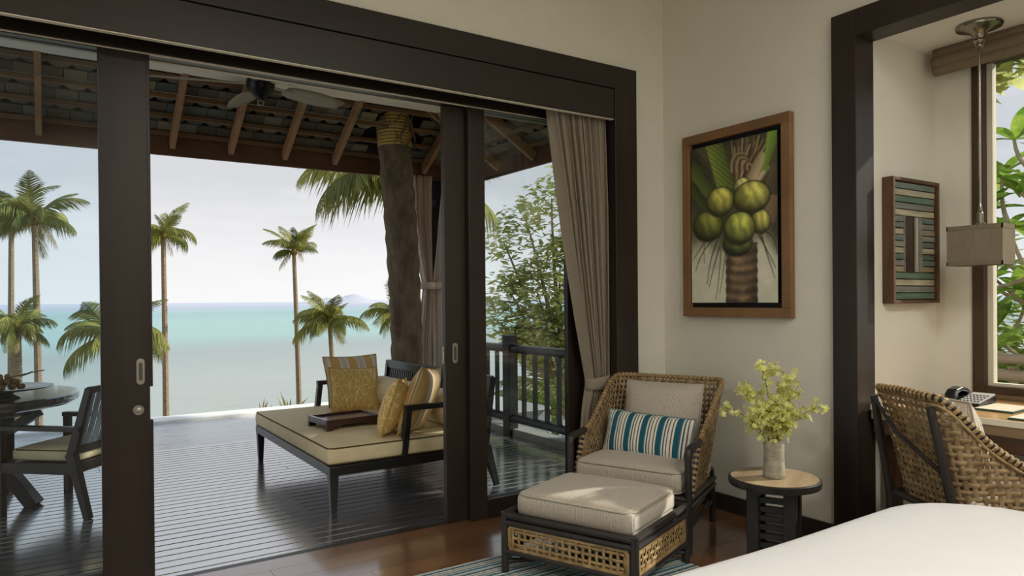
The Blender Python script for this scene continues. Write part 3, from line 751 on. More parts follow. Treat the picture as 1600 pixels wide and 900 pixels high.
pillow('scatter_cushion','gold leaf-print cushion seen edge-on near the front arm of the daybed',(1.985,4.50,ZM+.180),.38,.40,.16,'gold',(.32,.10,1.02),piping='gold_plain')
pillow('scatter_cushion','tan striped cushion propped against the front arm of the daybed',(2.17,4.47,ZM+.210),.44,.48,.17,'stripe_day',(.34,.12,.80),piping='gold_plain')
def bolster(label, y0, y1):
    b_ = thing('bolster', label, 'bolster', (2.44,(y0+y1)/2,ZM+.125), 0, 'bolsters along the daybed back')
    L = (y1-y0)/2; pr = [(.0,-L),(.10,-L),(.122,-L+.02),(.127,-L+.05),(.127,L-.05),(.122,L-.02),(.10,L),(.0,L)]
    mbb = MB().lathe(pr, 28); mbb.v = [(v[0], v[2], v[1]) for v in mbb.v]
    mbb.build('bolster_cover','seat_beige',b_,smooth=True,angle=60)
    for s in (-1,1): MB().tube([(.112*math.cos(a), s*(L-.006), .112*math.sin(a)) for a in [2*PI*i/28 for i in range(28)]],.005,6,closed=True).build('end_piping','seat_piping',b_,smooth=True)
bolster('round beige bolster against the slatted back, nearer the sea', 5.02, 5.80)
bolster('round beige bolster against the slatted back, behind the front striped cushion', 4.40, 4.96)
ty = thing('serving_tray', 'small dark lacquered footed tray table lying on the daybed mattress', 'tray', (1.82,4.99,ZM-.006), .10)
MB().box(-.20,.20,-.145,.145,.058,.068).build('tray_top','tray_wood',ty,bevel=.002)
for a in ((-.215,.215,-.16,-.138),(-.215,.215,.138,.16),(-.215,-.193,-.138,.138),(.193,.215,-.138,.138)): MB().box(*a,.040,.082).build('tray_edge','tray_wood',ty,bevel=.002)
for sx in (-1,1):
    for sy in (-1,1):
        MB().prism([(sx*.215,0),(sx*.215,.042),(sx*.10,.042),(sx*.115,.030),(sx*.16,.022),(sx*.165,0)],1,sy*.16-.0*sy,sy*.135).build('foot','tray_wood',ty)

# ------------------------------------------------------------------ dining table, chair, fruit
dt = thing('dining_table', 'round dark dining table on a slatted pedestal on the deck', 'table', (-.45,5.82,ZD), .30)
MB().lathe([(.585,.650),(.62,.655),(.648,.675),(.652,.695),(.65,.715),(.64,.722)],64).build('table_top','table_gloss',dt,smooth=True,angle=30)
MB().lathe([(.42,.60),(.44,.615),(.44,.650)],40).build('apron','dining_wood',dt,smooth=True,angle=30)
for sx in (-1,1):
    for sy in (-1,1):
        MB().bar((sx*.185,sy*.185,.62),(sx*.185,sy*.185,.22),.075,.075).build('pedestal_post','dining_wood',dt,bevel=.003)
        MB().bar((sx*.185,sy*.185,.24),(sx*.31,sy*.31,0),.085,.075,(0,0,1),.10,.075).build('splayed_foot','dining_wood',dt,bevel=.003)
        MB().bar((sx*.185,sy*.185,.48),(sx*.33,sy*.33,.615),.06,.06).build('bracket','dining_wood',dt,bevel=.003)
for i in range(9):
    z = .26+i*.042
    MB().box(-.15,.15,-.20,-.175,z,z+.020).build('slat','dining_wood',dt); MB().box(-.15,.15,.175,.20,z,z+.020).build('slat','dining_wood',dt)
    MB().box(-.20,-.175,-.15,.15,z,z+.020).build('slat','dining_wood',dt); MB().box(.175,.20,-.15,.15,z,z+.020).build('slat','dining_wood',dt)
# chair: local y = facing; near side is local +x
dc = thing('dining_chair', 'dark timber armchair with webbed back drawn up to the round deck table', 'chair', (.155,5.475,ZD), math.radians(138.5-90))
W2, D2 = .275, .28
for sx in (-1,1):
    MB().bar((sx*W2,D2,0),(sx*W2,D2,.545),.042,.042,(0,1,0)).build('front_leg','dining_wood',dc,bevel=.003)
    MB().bar((sx*W2,-D2-.04,0),(sx*W2,-D2+.07,.40),.040,.040,(0,1,0),.05,.06).build('rear_leg','dining_wood',dc,bevel=.003)
    MB().bar((sx*W2,-D2+.07,.38),(sx*W2,-D2-.055,.80),.035,.058,(0,1,0),.03,.04).build('back_post','dining_wood',dc,bevel=.003)
    MB().box(sx*W2-.026,sx*W2+.026,-D2+.0,D2+.025,.535,.565).build('armrest','dining_wood',dc,bevel=.004)
    MB().box(sx*W2-.018,sx*W2+.018,-D2+.05,D2,.27,.335).build('seat_rail','dining_wood',dc,bevel=.003)
MB().box(-W2,W2,D2-.04,D2+.01,.27,.335).build('seat_rail','dining_wood',dc,bevel=.003)
MB().box(-W2,W2,-D2+.05,-D2+.09,.27,.335).build('seat_rail','dining_wood',dc,bevel=.003)
MB().bar((-W2,-D2-.052,.79),(W2,-D2-.052,.79),.03,.04).build('top_rail','dining_wood',dc,bevel=.003)
MB().bar((-W2,-D2+.055,.42),(W2,-D2+.055,.42),.03,.05).build('lower_rail','dining_wood',dc,bevel=.003)
MB().box(-W2+.02,W2-.02,-D2+.08,D2-.03,.318,.330).build('seat_board','dining_wood',dc)
for i in range(9):
    x = -W2+.045+i*(2*W2-.09)/8
    MB().bar((x,-D2+.045,.44),(x,-D2-.045,.775),.046,.006,(0,1,0)).build('back_band','woven_back',dc)
sc_ = thing('seat_cushion', 'fawn boxed seat cushion on the deck dining chair', 'cushion', (.155,5.475,ZD+.337), math.radians(138.5-90))
MB().rbox(W2-.03,D2-.05,.038,.026,8,8,2,crown=.015,c=(0,.01,.038)).build('cushion_pad','seat_beige',sc_,smooth=True,angle=60)
MB().tube([(a,b+.01,c) for a,b,c in loop(W2-.036,D2-.056,.069)],.004,6,closed=True).build('piping_cord','seat_piping',sc_,smooth=True)
bw = thing('fruit_dish', 'wide shallow dark dish on a flared foot on the deck table', 'dish', (-.215,5.52,ZD+.722))
MB().lathe([(.085,0),(.088,.006),(.060,.020),(.045,.030),(.06,.040),(.14,.048),(.24,.062),(.262,.070),(.264,.074),(.24,.070),(.14,.058),(.02,.054)],48).build('bowl','dish',bw,smooth=True,angle=50)
random.seed(9); fm = None; k = 0
for lay, (z, R, n) in enumerate(((.078,.115,13),(.078,.06,7),(.108,.085,10),(.108,.03,4),(.136,.045,6))):
    for i in range(n):
        a = 2*PI*i/n+lay*.4+random.uniform(-.1,.1); rr = R+random.uniform(-.008,.008)
        loc = (-.235+rr*math.cos(a), 5.50+rr*math.sin(a), ZD+.722+z+random.uniform(-.004,.004))
        if fm is None:
            fm = MB().lathe([(.003,-.0165),(.010,-.0135),(.0155,-.006),(.0165,.001),(.014,.009),(.008,.0148),(.003,.0165)],12).build('longan_fruit','fruit',smooth=True,angle=180,loc=loc)
            tag(fm,'small round brown longan fruit in the heap on the dark dish','fruit','longan fruits in the dish')
        else: dup(fm, None, loc)
tw_ = MB().tube(bez((-.20,5.475,.835),(-.11,5.455,.860),(-.005,5.495,.872)),.004,6).tube(bez((-.16,5.465,.846),(-.11,5.435,.840),(-.08,5.435,.870)),.003,6).tube(bez((-.13,5.465,.852),(-.08,5.495,.846),(-.07,5.505,.870)),.003,6)
tag(tw_.build('fruit_twig','stem',smooth=True),'bare brown twig sticking out of the longan heap','twig')

# ------------------------------------------------------------------ palms and trees outside
def frond_mesh(name, L, elev, droop, nl, hang, sd, dry=False, wind=0.0):
    rnd = random.Random(sd); mb = MB(); P = []; n = 18
    x = z = 0; pts = [Vector((0,0,0))]; T = []
    for i in range(n):
        s = (i+.5)/n; a = elev-droop*s**1.4
        d = Vector((math.cos(a), wind*s*.5, math.sin(a))); d.normalize(); T.append(d)
        pts.append(pts[-1]+d*L/n)
    T.append(T[-1])
    mb.tube(pts, [max(.004,.022*L/3*(1-.85*i/n)) for i in range(n+1)], 4, caps=False)
    for k in range(nl):
        s = .10+.90*k/(nl-1); q = s*n; i = min(int(q), n-1); f = q-i
        p = pts[i]*(1-f)+pts[i+1]*f; d = T[i]
        ll = L*.30*(math.sin(PI*min(1,(s*.80+.18)))**.8)*rnd.uniform(.85,1.1)
        for sg in (-1,1):
            side = Vector((0,1,0))*sg
            nrm = d.cross(side)*sg
            dr = (d*.75+side*rnd.uniform(.55,.85)-Vector((0,0,hang*rnd.uniform(.7,1.3)))).normalized()
            tip = p+dr*ll-Vector((0,0,ll*hang*rnd.uniform(.3,.9))); mid = p+dr*ll*.55-Vector((0,0,ll*hang*.10))
            wdt = ll*.034+.007
            wv = d*wdt
            mb.add([p-wv*.5,p+wv*.5,mid+wv*.6,mid-wv*.6,tip], [(0,1,2,3),(3,2,4)])
    me = bpy.data.meshes.new(name); me.from_pydata(mb.v, [], mb.f); me.update(); me.materials.append(M['frond_dry' if dry else 'frond'])
    return me
FR = [frond_mesh('frond', 1, e, dr, 62, hg, 30+i) for i, (e, dr, hg) in enumerate(((1.25,1.0,.25),(.95,1.7,.45),(.6,1.8,.7),(.25,1.6,.9),(-.15,1.3,1.0),(.75,2.4,.8)))]
FRD = [frond_mesh('frond', 1, -.5, .9, 26, 1.0, 77, True), frond_mesh('frond', 1, .3, 2.2, 26, .9, 78, True)]
def palm(label, crown, L, base_z, r, lean=(0,0), n=20, seed=1, bias=None, custom=None, bare=False, trunk=True, dry=2):
    rnd = random.Random(seed); c = Vector(crown)
    T = thing('palm_tree', label, 'palm tree', (c.x+lean[0], c.y+lean[1], base_z), 0, 'coconut palms by the sea')
    top = Vector((-lean[0], -lean[1], c.z-base_z))
    if trunk:
        P = []; R = []
        m = 16
        for i in range(m+1):
            s = i/m; P.append((top.x*s**1.6, top.y*s**1.6, top.z*s)); R.append(r*(1.25-.45*s))
        MB().tube(P, R, 8).build('trunk', 'trunk_far', T, smooth=True)
        MB().lathe([(r*.7,-.35*L*.3),(r*1.5,-.05*L),(r*1.2,.04*L),(.02,.12*L)],8,tuple(top)).build('crown_shaft','husk',T,smooth=True)
    fr = []
    if custom: fr = custom
    else:
        for k in range(n):
            az = 2*PI*k*.618+rnd.uniform(-.25,.25); lev = k/n
            kind = 0 if lev < .2 else 1 if lev < .42 else 5 if lev < .52 else 2 if lev < .75 else 3 if lev < .92 else 4
            fr.append((az, kind, rnd.uniform(.62,1.15)))
    for az, kind, sc in fr:
        if bias is not None:
            d = Vector((math.cos(az), math.sin(az)))+Vector(bias)*.8; az = math.atan2(d.y, d.x)
        ob = bpy.data.objects.new('frond', FRD[kind-10] if kind >= 10 else FR[kind]); COL.objects.link(ob); ob.parent = T
        ob.location = top; ob.rotation_euler = (rnd.uniform(-.6,.6), rnd.uniform(-.2,.2), az); ob.scale = (L*sc, L*sc, L*sc)
    for k in range(dry):
        az = rnd.uniform(0,6.28); ob = bpy.data.objects.new('frond', FRD[k%2]); COL.objects.link(ob); ob.parent = T
        ob.location = top; ob.rotation_euler = (0,0,az); ob.scale = (L*.7,)*3
    return T
R_ = -.58; LEFT = (-.83,.55)   # image-left on the ground plane
palm('tall coconut palm with one long frond drooping right, seen through the left glass', (-.73,84.3,9.5), 5.4, -19, .32, (.2,0), seed=3, n=24, bias=(-.35,.2))
palm('tall coconut palm at the left edge behind its taller neighbour', (-2.99,97.8,11.4), 5.6, -21, .32, (-.3,0), seed=8, n=22, bias=(-.4,.2))
palm('low bushy palm just behind the deck dining table, with dead fronds', (-1.73,61,-.4), 3.0, -13.5, .42, seed=12, n=22, dry=6)
palm('low palm half hidden behind the left door stile', (4.0,57.3,-.9), 4.3, -12.8, .34, seed=17, n=18)
palm('slim palm just right of the left door stile, one frond flung right', (10.55,82.9,8.4), 4.3, -18.5, .29, (.1,0), seed=23, n=18, bias=(-.3,.25))
palm('slim upright palm standing alone in the middle of the open sea view', (23.5,80.3,6.9), 3.9, -18, .28, (.5,0), seed=29, n=14, custom=[(a*.9,k,s) for a,k,s in ((0,0,1.1),(1.1,0,1),(2.2,0,1.05),(3.3,0,1.1),(4.4,0,1),(5.6,0,1.0),(.6,1,1),(1.9,1,1),(3.0,1,1.05),(4.0,1,1),(5.1,1,1),(6.4,2,.8),(2.5,3,.7),(3.7,3,.75))])
palm('short windswept palm to the right of the lone slim palm', (25.1,73.2,-.9), 4.3, -16.5, .28, (.6,0), seed=31, n=28, bias=(-.55,.3))
palm('palm mostly hidden behind the thick trunk on the terrace', (22.7,50.9,.2), 3.5, -11.5, .3, seed=37, n=18)
palm('near coconut palm whose long fronds hang below the eave by the trunk', (10.35,21.95,5.35), 4.3, -4.7, .18, (.4,1.5), seed=41, custom=[(2.70,2,1.0),(2.95,5,.9),(2.35,1,.95),(3.25,3,.95),(3.6,5,.85),(3.0,1,1.1),(1.6,2,.9),(.6,2,.9),(5.2,2,.9),(4.4,2,.9),(2.0,0,.9),(5.9,3,.9),(3.9,2,.8)], dry=0)
palm('young palm fronds beyond the deck railing', (10.6,14.2,-1.2), 2.6, -3.6, .10, seed=47, n=12, dry=0)
palm('palm frond tips high in the alcove window view', (13.5,7.3,4.7), 1.9, -2.2, .14, (0,.6), seed=53, n=14, dry=0)
def spiky(label, loc, L, n, seed):
    rnd = random.Random(seed); T = thing('spiky_plant', label, 'plant', loc)
    lm = MB(); lm.add([(-.03,0,0),(.03,0,0),(.035,0,.5),(0,.02,.5),(-.035,0,.5),(0,.05,1.0)],[(0,1,2,3),(0,3,4),(4,3,5),(3,2,5)])
    q = None
    for k in range(n):
        rot = (-rnd.uniform(.1,1.0),0,2*PI*k*.618)
        if q is None: q = lm.build('leaf','frond_dry' if seed%2 else 'frond',T,rot=rot)
        else: q = dup(q,T,None,rot)
        s = L*rnd.uniform(.7,1.1); q.scale = (s*1.6,s,s)
spiky('yellowing spiky plant peeping over the infinity edge', (3.55,14.4,-1.15), .55, 18, 3)
spiky('taller green spiky plant peeping over the infinity edge', (4.0,14.1,-1.05), .62, 12, 4)

def leaf_cloud(mb, centers, n, size, seed, flat=.5, droop=.3):
    rnd = random.Random(seed)
    for k in range(n):
        c, r = rnd.choice(centers)
        while True:
            d = Vector((rnd.uniform(-1,1),rnd.uniform(-1,1),rnd.uniform(-1,1)))
            if d.length < 1: break
        p = Vector(c)+Vector((d.x*r, d.y*r, d.z*r*.75))
        a = rnd.uniform(0,2*PI); dr = Vector((math.cos(a),math.sin(a),rnd.uniform(-droop-.4,.25))).normalized()
        sd = dr.cross(Vector((rnd.uniform(-flat,flat),rnd.uniform(-flat,flat),1))).normalized(); up = sd.cross(dr)
        s = size*rnd.uniform(.65,1.25); w = s*.24
        mb.add([p, p+dr*s*.45+sd*w+up*s*.06, p+dr*s, p+dr*s*.45-sd*w+up*s*.06, p+dr*s*.5-up*s*.02], [(0,1,4),(0,4,3),(1,2,4),(4,2,3)])
def tree(label, base, tips, n, size, seed, trunk_r, lm='leaf_tree', name='leafy_tree', cat='tree', cr=.5):
    T = thing(name, label, cat, base); b = Vector(base); rnd = random.Random(seed)
    fork = Vector((tips[0][0]*0, 0, max(.3,(min(t[2] for t in tips)-b.z)*.55)))
    MB().tube(bez((0,0,0),(.1*trunk_r,.2,fork.z*.5),fork),[trunk_r*(1-.04*i) for i in range(9)],8).build('trunk','branch',T,smooth=True)
    cs = []
    for tp in tips:
        e = Vector(tp[:3])-b; mid = (fork+e)*.5+Vector((rnd.uniform(-.25,.25),rnd.uniform(-.25,.25),rnd.uniform(0,.35)))
        P = bez(fork,mid,e,8); MB().tube(P,[trunk_r*.5*(1-.11*i)+.004 for i in range(9)],5).build('branch','branch',T,smooth=True)
        cs.append((e, tp[3] if len(tp) > 3 else cr))
        cs.append((P[6]+Vector((rnd.uniform(-.2,.2),rnd.uniform(-.2,.2),0)), (tp[3] if len(tp) > 3 else cr)*.75))
    mb = MB(); leaf_cloud(mb, cs, n, size, seed)
    mb.build('foliage', lm, T, kind='stuff')
    return T
tree('leafy broadleaf tree beyond the deck railing, filling the right-hand pane', (8.3,10.6,-2.9),
     [(7.0,10.9,2.35,.5),(7.35,10.7,2.8,.5),(7.8,10.5,3.15,.55),(8.2,10.3,3.5,.6),(8.6,10.1,3.3,.7),(7.1,10.9,1.5,.6),(7.5,10.6,1.5,.7),(7.9,10.4,1.9,.7),(8.4,10.2,2.3,.8),
      (7.3,10.8,.95,.6),(7.8,10.5,.85,.6),(8.3,10.3,1.2,.8),(6.9,11.2,1.0,.5),(8.1,10.2,.45,.45),(7.4,10.9,.6,.4),(9.0,10.2,2.4,1.0),(8.9,10.3,3.6,.7)], 6000, .19, 61, .14)
tree('sunlit green shrub low beyond the deck railing', (7.0,8.6,-2.0), [(6.55,8.85,-.15,.35),(6.75,8.6,.12,.4),(7.0,8.4,.35,.4),(7.2,8.5,-.1,.5),(6.4,8.9,-.7,.5),(6.9,8.6,-.7,.6),(6.1,9.2,-.95,.4),(7.3,8.3,.5,.4)], 1500, .12, 67, .05, 'leaf_shrub', 'shrub', 'shrub')
tree('yellow-green shrub hugging the kerb under the railing', (5.0,6.2,-1.7), [(4.7,6.4,-.55,.3),(4.8,5.9,-.5,.3),(5.1,5.5,-.5,.35),(4.6,6.9,-.6,.3),(4.7,5.2,-.45,.3)], 700, .10, 71, .04, 'leaf_shrub', 'shrub', 'shrub')
# tall trees added to keep the sun off the terrace
for lab, bx, by, tps in (('tall tree added beside the house to shade the terrace', 7.3, 3.4, [(6.4+1.6*random.random(), 3.0+1.6*random.random(), 4.3+2.0*random.random(), .9) for _ in range(14)]),
                   ('tall tree added to shade the railing side of the terrace', 7.6, 5.6, [(6.7+1.6*random.random(), 3.9+1.5*random.random(), 3.5+2.4*random.random(), .9) for _ in range(14)])):
    tree(lab, (bx, by, -2.0), tps, 6500, .26, int(by*10), .12)
# planting outside the alcove window
fp = thing('frangipani', 'broad-leaved frangipani bush filling the alcove window', 'shrub', (7.2,2.9,-1.85))
rnd = random.Random(83); lm_ = None
lf = MB()
def lfn(u, v):
    s = u; w = .155*math.sin(PI*min(1,s*.96+.03))**.75; a = (v-.5)*2
    return (s, a*w, .10*abs(a)*w*3-.32*s*s+.10*s)
lf.grid(lfn, 7, 2)
tips = []
for i in range(20):
    tips.append((6.6+rnd.uniform(-.4,1.0), 1.75+i*.105+rnd.uniform(-.2,.2), .45+rnd.random()*2.0))
tips += [(6.7,2.86,2.0),(6.9,2.86,1.45),(6.6,2.72,.85),(6.8,2.95,1.1),(7.1,2.88,2.35),(6.5,2.58,1.85),(6.9,2.70,2.62),(6.8,2.62,2.15),(6.7,2.80,1.75),(6.7,2.62,1.35),(6.6,2.75,1.0),(6.9,2.40,2.4),(6.5,2.25,1.6)]
for tp in tips:
    e = Vector(tp)-Vector(fp.location); b0 = e+Vector((rnd.uniform(-.3,.5),rnd.uniform(-.75,.75),rnd.uniform(-.55,-.12)))
    P = bez(b0,b0.lerp(e,.6)+Vector((rnd.uniform(-.1,.1),rnd.uniform(-.1,.1),-.15)),e,7)
    MB().tube(P,[.024-.0016*k for k in range(8)],6).build('branch','branch',fp,smooth=True)
    for k in range(9):
        rot = (rnd.uniform(-.3,.3), -rnd.uniform(-.25,.95), 2*PI*k*.618+rnd.uniform(-.2,.2)); s = rnd.uniform(.26,.40)
        if lm_ is None: lm_ = lf.build('leaf','leaf_big',fp,smooth=True,angle=180); q = lm_
        else: q = dup(lm_, fp)
        q.location = e; q.rotation_euler = rot; q.scale = (s,s,s)
tree('dense dark green hedge behind the frangipani', (9.4,4.2,-2.1), [(9.2+rnd.uniform(-.5,.6),2.6+i*.28,rnd.uniform(-.3,2.1),.7) for i in range(14)], 7500, .17, 91, .08, 'leaf_shrub', 'hedge', 'hedge')
lr = thing('log_fence', 'weathered round-log fence below the alcove window view', 'fence', (5.6,0,0))
MB().tube([(0,-.6,.86),(0,4.4,.86)],.036,10).build('rail','log',lr,smooth=True)
MB().tube([(0,-.6,.745),(0,4.4,.745)],.040,10).build('rail','log',lr,smooth=True)
for y in (.5,1.36,2.22,3.08,3.9): MB().tube([(.05,y,-1.7),(.05,y,.80)],.034,8).build('post','log',lr,smooth=True)

# ------------------------------------------------------------------ indoor curtain
ct = thing('curtain', 'heavy taupe curtain gathered by a tieback beside the sliding doors', 'curtain', (0,3.492,0))
ob = curtain(MB(), [2.555,2.60,2.655,2.715,2.79,2.872,2.84,2.80,2.775], [3.005,3.010,3.012,3.012,3.012,3.012,3.012,3.012,3.012],
             [2.60,2.30,1.95,1.58,1.18,.775,.62,.30,.01], 10, .036, nu=240, nv=60).build('drape','curtain',ct,smooth=True,angle=180)
m_ = ob.modifiers.new('thick','SOLIDIFY'); m_.thickness = .004
tb = MB().grid(lambda u, v: (2.945+.088*math.cos(2*PI*u), .068*math.sin(2*PI*u), .735+v*.075+.012*math.cos(2*PI*u)), 32, 3, closed_u=True)
ob = tb.build('tieback','curtain',ct,smooth=True); m_ = ob.modifiers.new('thick','SOLIDIFY'); m_.thickness = .006

# ------------------------------------------------------------------ rattan seats
def make_shell(wf, wr, yf, yr, r=.11):
    cache = {}
    def poly(z):
        k = round(z, 3)
        if k in cache: return cache[k]
        P0, C1, C2, P3 = Vector((-wf(z),yf(z))), Vector((-wr(z),yr(z))), Vector((wr(z),yr(z))), Vector((wf(z),yf(z)))
        pts = [P0]
        for a, c, b in ((P0,C1,C2),(C1,C2,P3)):
            d1 = (a-c).normalized(); d2 = (b-c).normalized(); s, e = c+d1*r, c+d2*r
            for i in range(9):
                q = i/8; pts.append(s*(1-q)**2+c*2*q*(1-q)+e*q*q)
        pts.append(P3)
        L = [0]
        for a, b in zip(pts[:-1], pts[1:]): L.append(L[-1]+(b-a).length)
        cache[k] = (pts, L); return cache[k]
    def S(t, z):
        pts, L = poly(z); d = t*L[-1]
        for i in range(len(L)-1):
            if d <= L[i+1] or i == len(L)-2:
                f = (d-L[i])/max(1e-9, L[i+1]-L[i]); p = pts[i].lerp(pts[i+1], f); return Vector((p.x, p.y, z))
    return S
def shell_weave(S, h, zb, nw, dz, w, th, amp=.0035):
    mb = MB()
    def nor(t, z):
        a = S(min(1,t+.01),z)-S(max(0,t-.01),z); b = S(t,z+.01)-S(t,z-.01); return a.cross(b).normalized()
    ts = [.006+(1-.012)*i/nw for i in range(nw+1)]
    zs = []; z = zb
    zmax = max(h(t) for t in ts)
    while z < zmax: zs.append(z); z += dz
    for i, t in enumerate(ts):
        pts = []; ns = []; top = h(t)
        for j, z in enumerate(zs):
            if z > top-.004: break
            n = nor(t,z); s = amp if (i+j)%2 else -amp
            pts.append(S(t,z)+n*s); ns.append(n)
        n = nor(t,top); pts.append(S(t,top)); ns.append(n)
        if len(pts) > 1: ribbon(mb, pts, ns, w, th)
    for j, z in enumerate(zs):
        idx = [i for i, t in enumerate(ts) if h(t) > z+.006]
        if len(idx) < 2: continue
        runs = []; cur = [idx[0]]
        for i in idx[1:]:
            if i == cur[-1]+1: cur.append(i)
            else: runs.append(cur); cur = [i]
        runs.append(cur)
        for run in runs:
            if len(run) < 2: continue
            pts = []; ns = []
            for i in run:
                t = ts[i]; n = nor(t,z); s = -amp if (i+j)%2 else amp
                pts.append(S(t,z)+n*s); ns.append(n)
            ribbon(mb, pts, ns, w, th)
    return mb
def binding(pts, r, pitch, frac=.5, n=7):
    """closely wrapped cane: rings round a path"""
    mb = MB(); P = [Vector(p) for p in pts]; L = [0]
    for a, b in zip(P[:-1],P[1:]): L.append(L[-1]+(b-a).length)
    def at(d):
        for i in range(len(L)-1):
            if d <= L[i+1] or i == len(L)-2: return P[i].lerp(P[i+1], max(0,min(1,(d-L[i])/max(1e-9,L[i+1]-L[i]))))
    d = pitch*.5
    while d+pitch*frac < L[-1]:
        a, b = at(d), at(d+pitch*frac); mb.tube([a, a.lerp(b,.5), b], [r*.93, r*1.06, r*.93], n); d += pitch
    return mb
def smooth01(x): x = max(0,min(1,x)); return x*x*(3-2*x)

# armchair (local x = towards the doors, local y = facing)
RA = math.radians(113)
ac = thing('armchair', 'woven rattan armchair with dark pole frame in the room corner', 'armchair', (2.583,2.83,0), RA)
S1 = make_shell(lambda z: .335+.02*(z-.3), lambda z: .285+.12*max(0,z-.3), lambda z: -.045-.42*max(0,z-.28), lambda z: -.50-.27*(z-.28), .12)
def h1(t):
    s = min(t, 1-t); return .535+.285*smooth01(s/.26)**.9 if s < .26 else .820
shell_weave(S1, h1, .285, 54, .032, .0155, .008, .005).build('woven_shell','rattan',ac,smooth=True,angle=50,kind='stuff')
top = [S1(i/90,h1(i/90))+Vector((0,0,.004)) for i in range(91)]
MB().tube(top,.011,8).build('rim_core','rattan',ac,smooth=True)
binding(top,.0150,.026,.62).build('rim_binding','rattan_rim',ac,smooth=True,kind='stuff')
for sx, t in ((-1,0.0),(1,1.0)):
    fe = [S1(t,.265+.27*i/10) for i in range(11)]
    MB().tube(fe,.013,8).build('front_edge','rattan_dark',ac,smooth=True)
    binding(fe,.0165,.030,.5).build('edge_binding','rattan_rim',ac,smooth=True,kind='stuff')
    x = sx*.34
    MB().tube([(x,0,0),(x,0,.25),(x,0,.500),(x,-.008,.522),(x,-.03,.533),(x*1.0,-.10,.537),(x,-.17,.545)],[.019]*7,10).build('arm_post','rattan_dark',ac,smooth=True)
    MB().tube([(sx*.27,-.60,0),(sx*.285,-.53,.25),(sx*.29,-.50,.33)],.019,10).build('rear_leg','rattan_dark',ac,smooth=True)
    for z in (.238,.275): MB().tube([(x,-.005,z),(sx*.30,-.52,z)],.0175,8).build('side_rail','rattan_dark',ac,smooth=True)
    MB().tube([(x,-.01,.10)]+bez((x,-.015,.12),(x,-.03,.20),(x*.985,-.12,.215),6)+[(x*.93,-.30,.215)],.011,8).build('corner_brace','rattan_dark',ac,smooth=True)
    MB().tube([(x,-.01,.13),(sx*.275,-.56,.13)],.012,8).build('stretcher','rattan_dark',ac,smooth=True)
for z in (.238,.275):
    MB().tube([(-.34,0,z),(.34,0,z)],.0175,8).build('front_rail','rattan_dark',ac,smooth=True)
    MB().tube([(-.295,-.51,z),(.295,-.51,z)],.0175,8).build('back_rail','rattan_dark',ac,smooth=True)
MB().box(-.30,.30,-.49,-.02,.262,.285).build('seat_deck','rattan_dark',ac)
def loc_of(root_loc, rz, p):
    c, s = math.cos(rz), math.sin(rz); return (root_loc[0]+c*p[0]-s*p[1], root_loc[1]+s*p[0]+c*p[1], root_loc[2]+p[2])
AL = (2.583,2.83,0)
def boxcush(name, label, loc, rz, hx, hy, hz, r, crown, rot=None):
    T = thing(name, label, 'cushion', loc, rz)
    if rot: T.rotation_euler = rot
    MB().rbox(hx,hy,hz,r,10,10,2,crown=crown,crown_b=.0,c=(0,0,hz)).build('cushion_pad','uphol',T,smooth=True,angle=70)
    for z in (2*hz-.012, .012): MB().tube(loop(hx-.006,hy-.006,z,.05),.0055,6,closed=True).build('piping_cord','piping',T,smooth=True)
    return T
boxcush('seat_cushion','thick beige boxed seat cushion in the rattan armchair',loc_of(AL,RA,(0,-.235,.292)),RA,.305,.26,.062,.04,.022)
def bigpillow(name, label, loc, rz, w, h, th, m, tilt, roll=0, piping='piping', n=16, pinch=.03):
    T = thing(name, label, 'cushion', loc, rz); T.rotation_euler = (tilt, roll, rz)
    MB().pillow(w,h,th,n,pinch).build('cover', m, T, smooth=True, angle=180)
    P = []
    for k in range(64):
        s = k/16; i = int(s); f = (s-i)*2-1; a, b = [(f,-1),(1,f),(-f,1),(-1,-f)][i]
        P.append((a*w/2*(1-pinch*(1-b*b)*abs(a)**3),0,b*h/2*(1-pinch*(1-a*a)*abs(b)**3)))
    MB().tube(P,.005,6,closed=True).build('seam_piping',piping,T,smooth=True)
    return T
bigpillow('back_cushion','upright beige back cushion in the rattan armchair',loc_of(AL,RA,(-.015,-.46,.600)),RA,.47,.42,.18,'uphol',.24)
M['stripe_teal'] = stripe_mat('teal_striped_cloth', [(0,lin(28,92,112)),(.30,lin(226,222,206)),(.40,lin(96,92,86)),(.47,lin(228,224,210)),(.62,lin(96,92,86)),(.68,lin(228,224,210)),(.78,lin(40,96,114)),(.86,lin(226,222,208)),(.94,lin(110,106,98))], .098, 0, offset=.1, noise=.003, bump=.4)
M['teal_edge'] = mat('teal_pillow_edge', lin(120,140,140), .9, .1, var=.3, vscale=60)
bigpillow('lumbar_pillow','teal and white striped lumbar pillow in the rattan armchair',loc_of(AL,RA,(.0,-.285,.52)),RA-.06,.53,.255,.13,'stripe_teal',.34,-.03,piping='teal_edge')

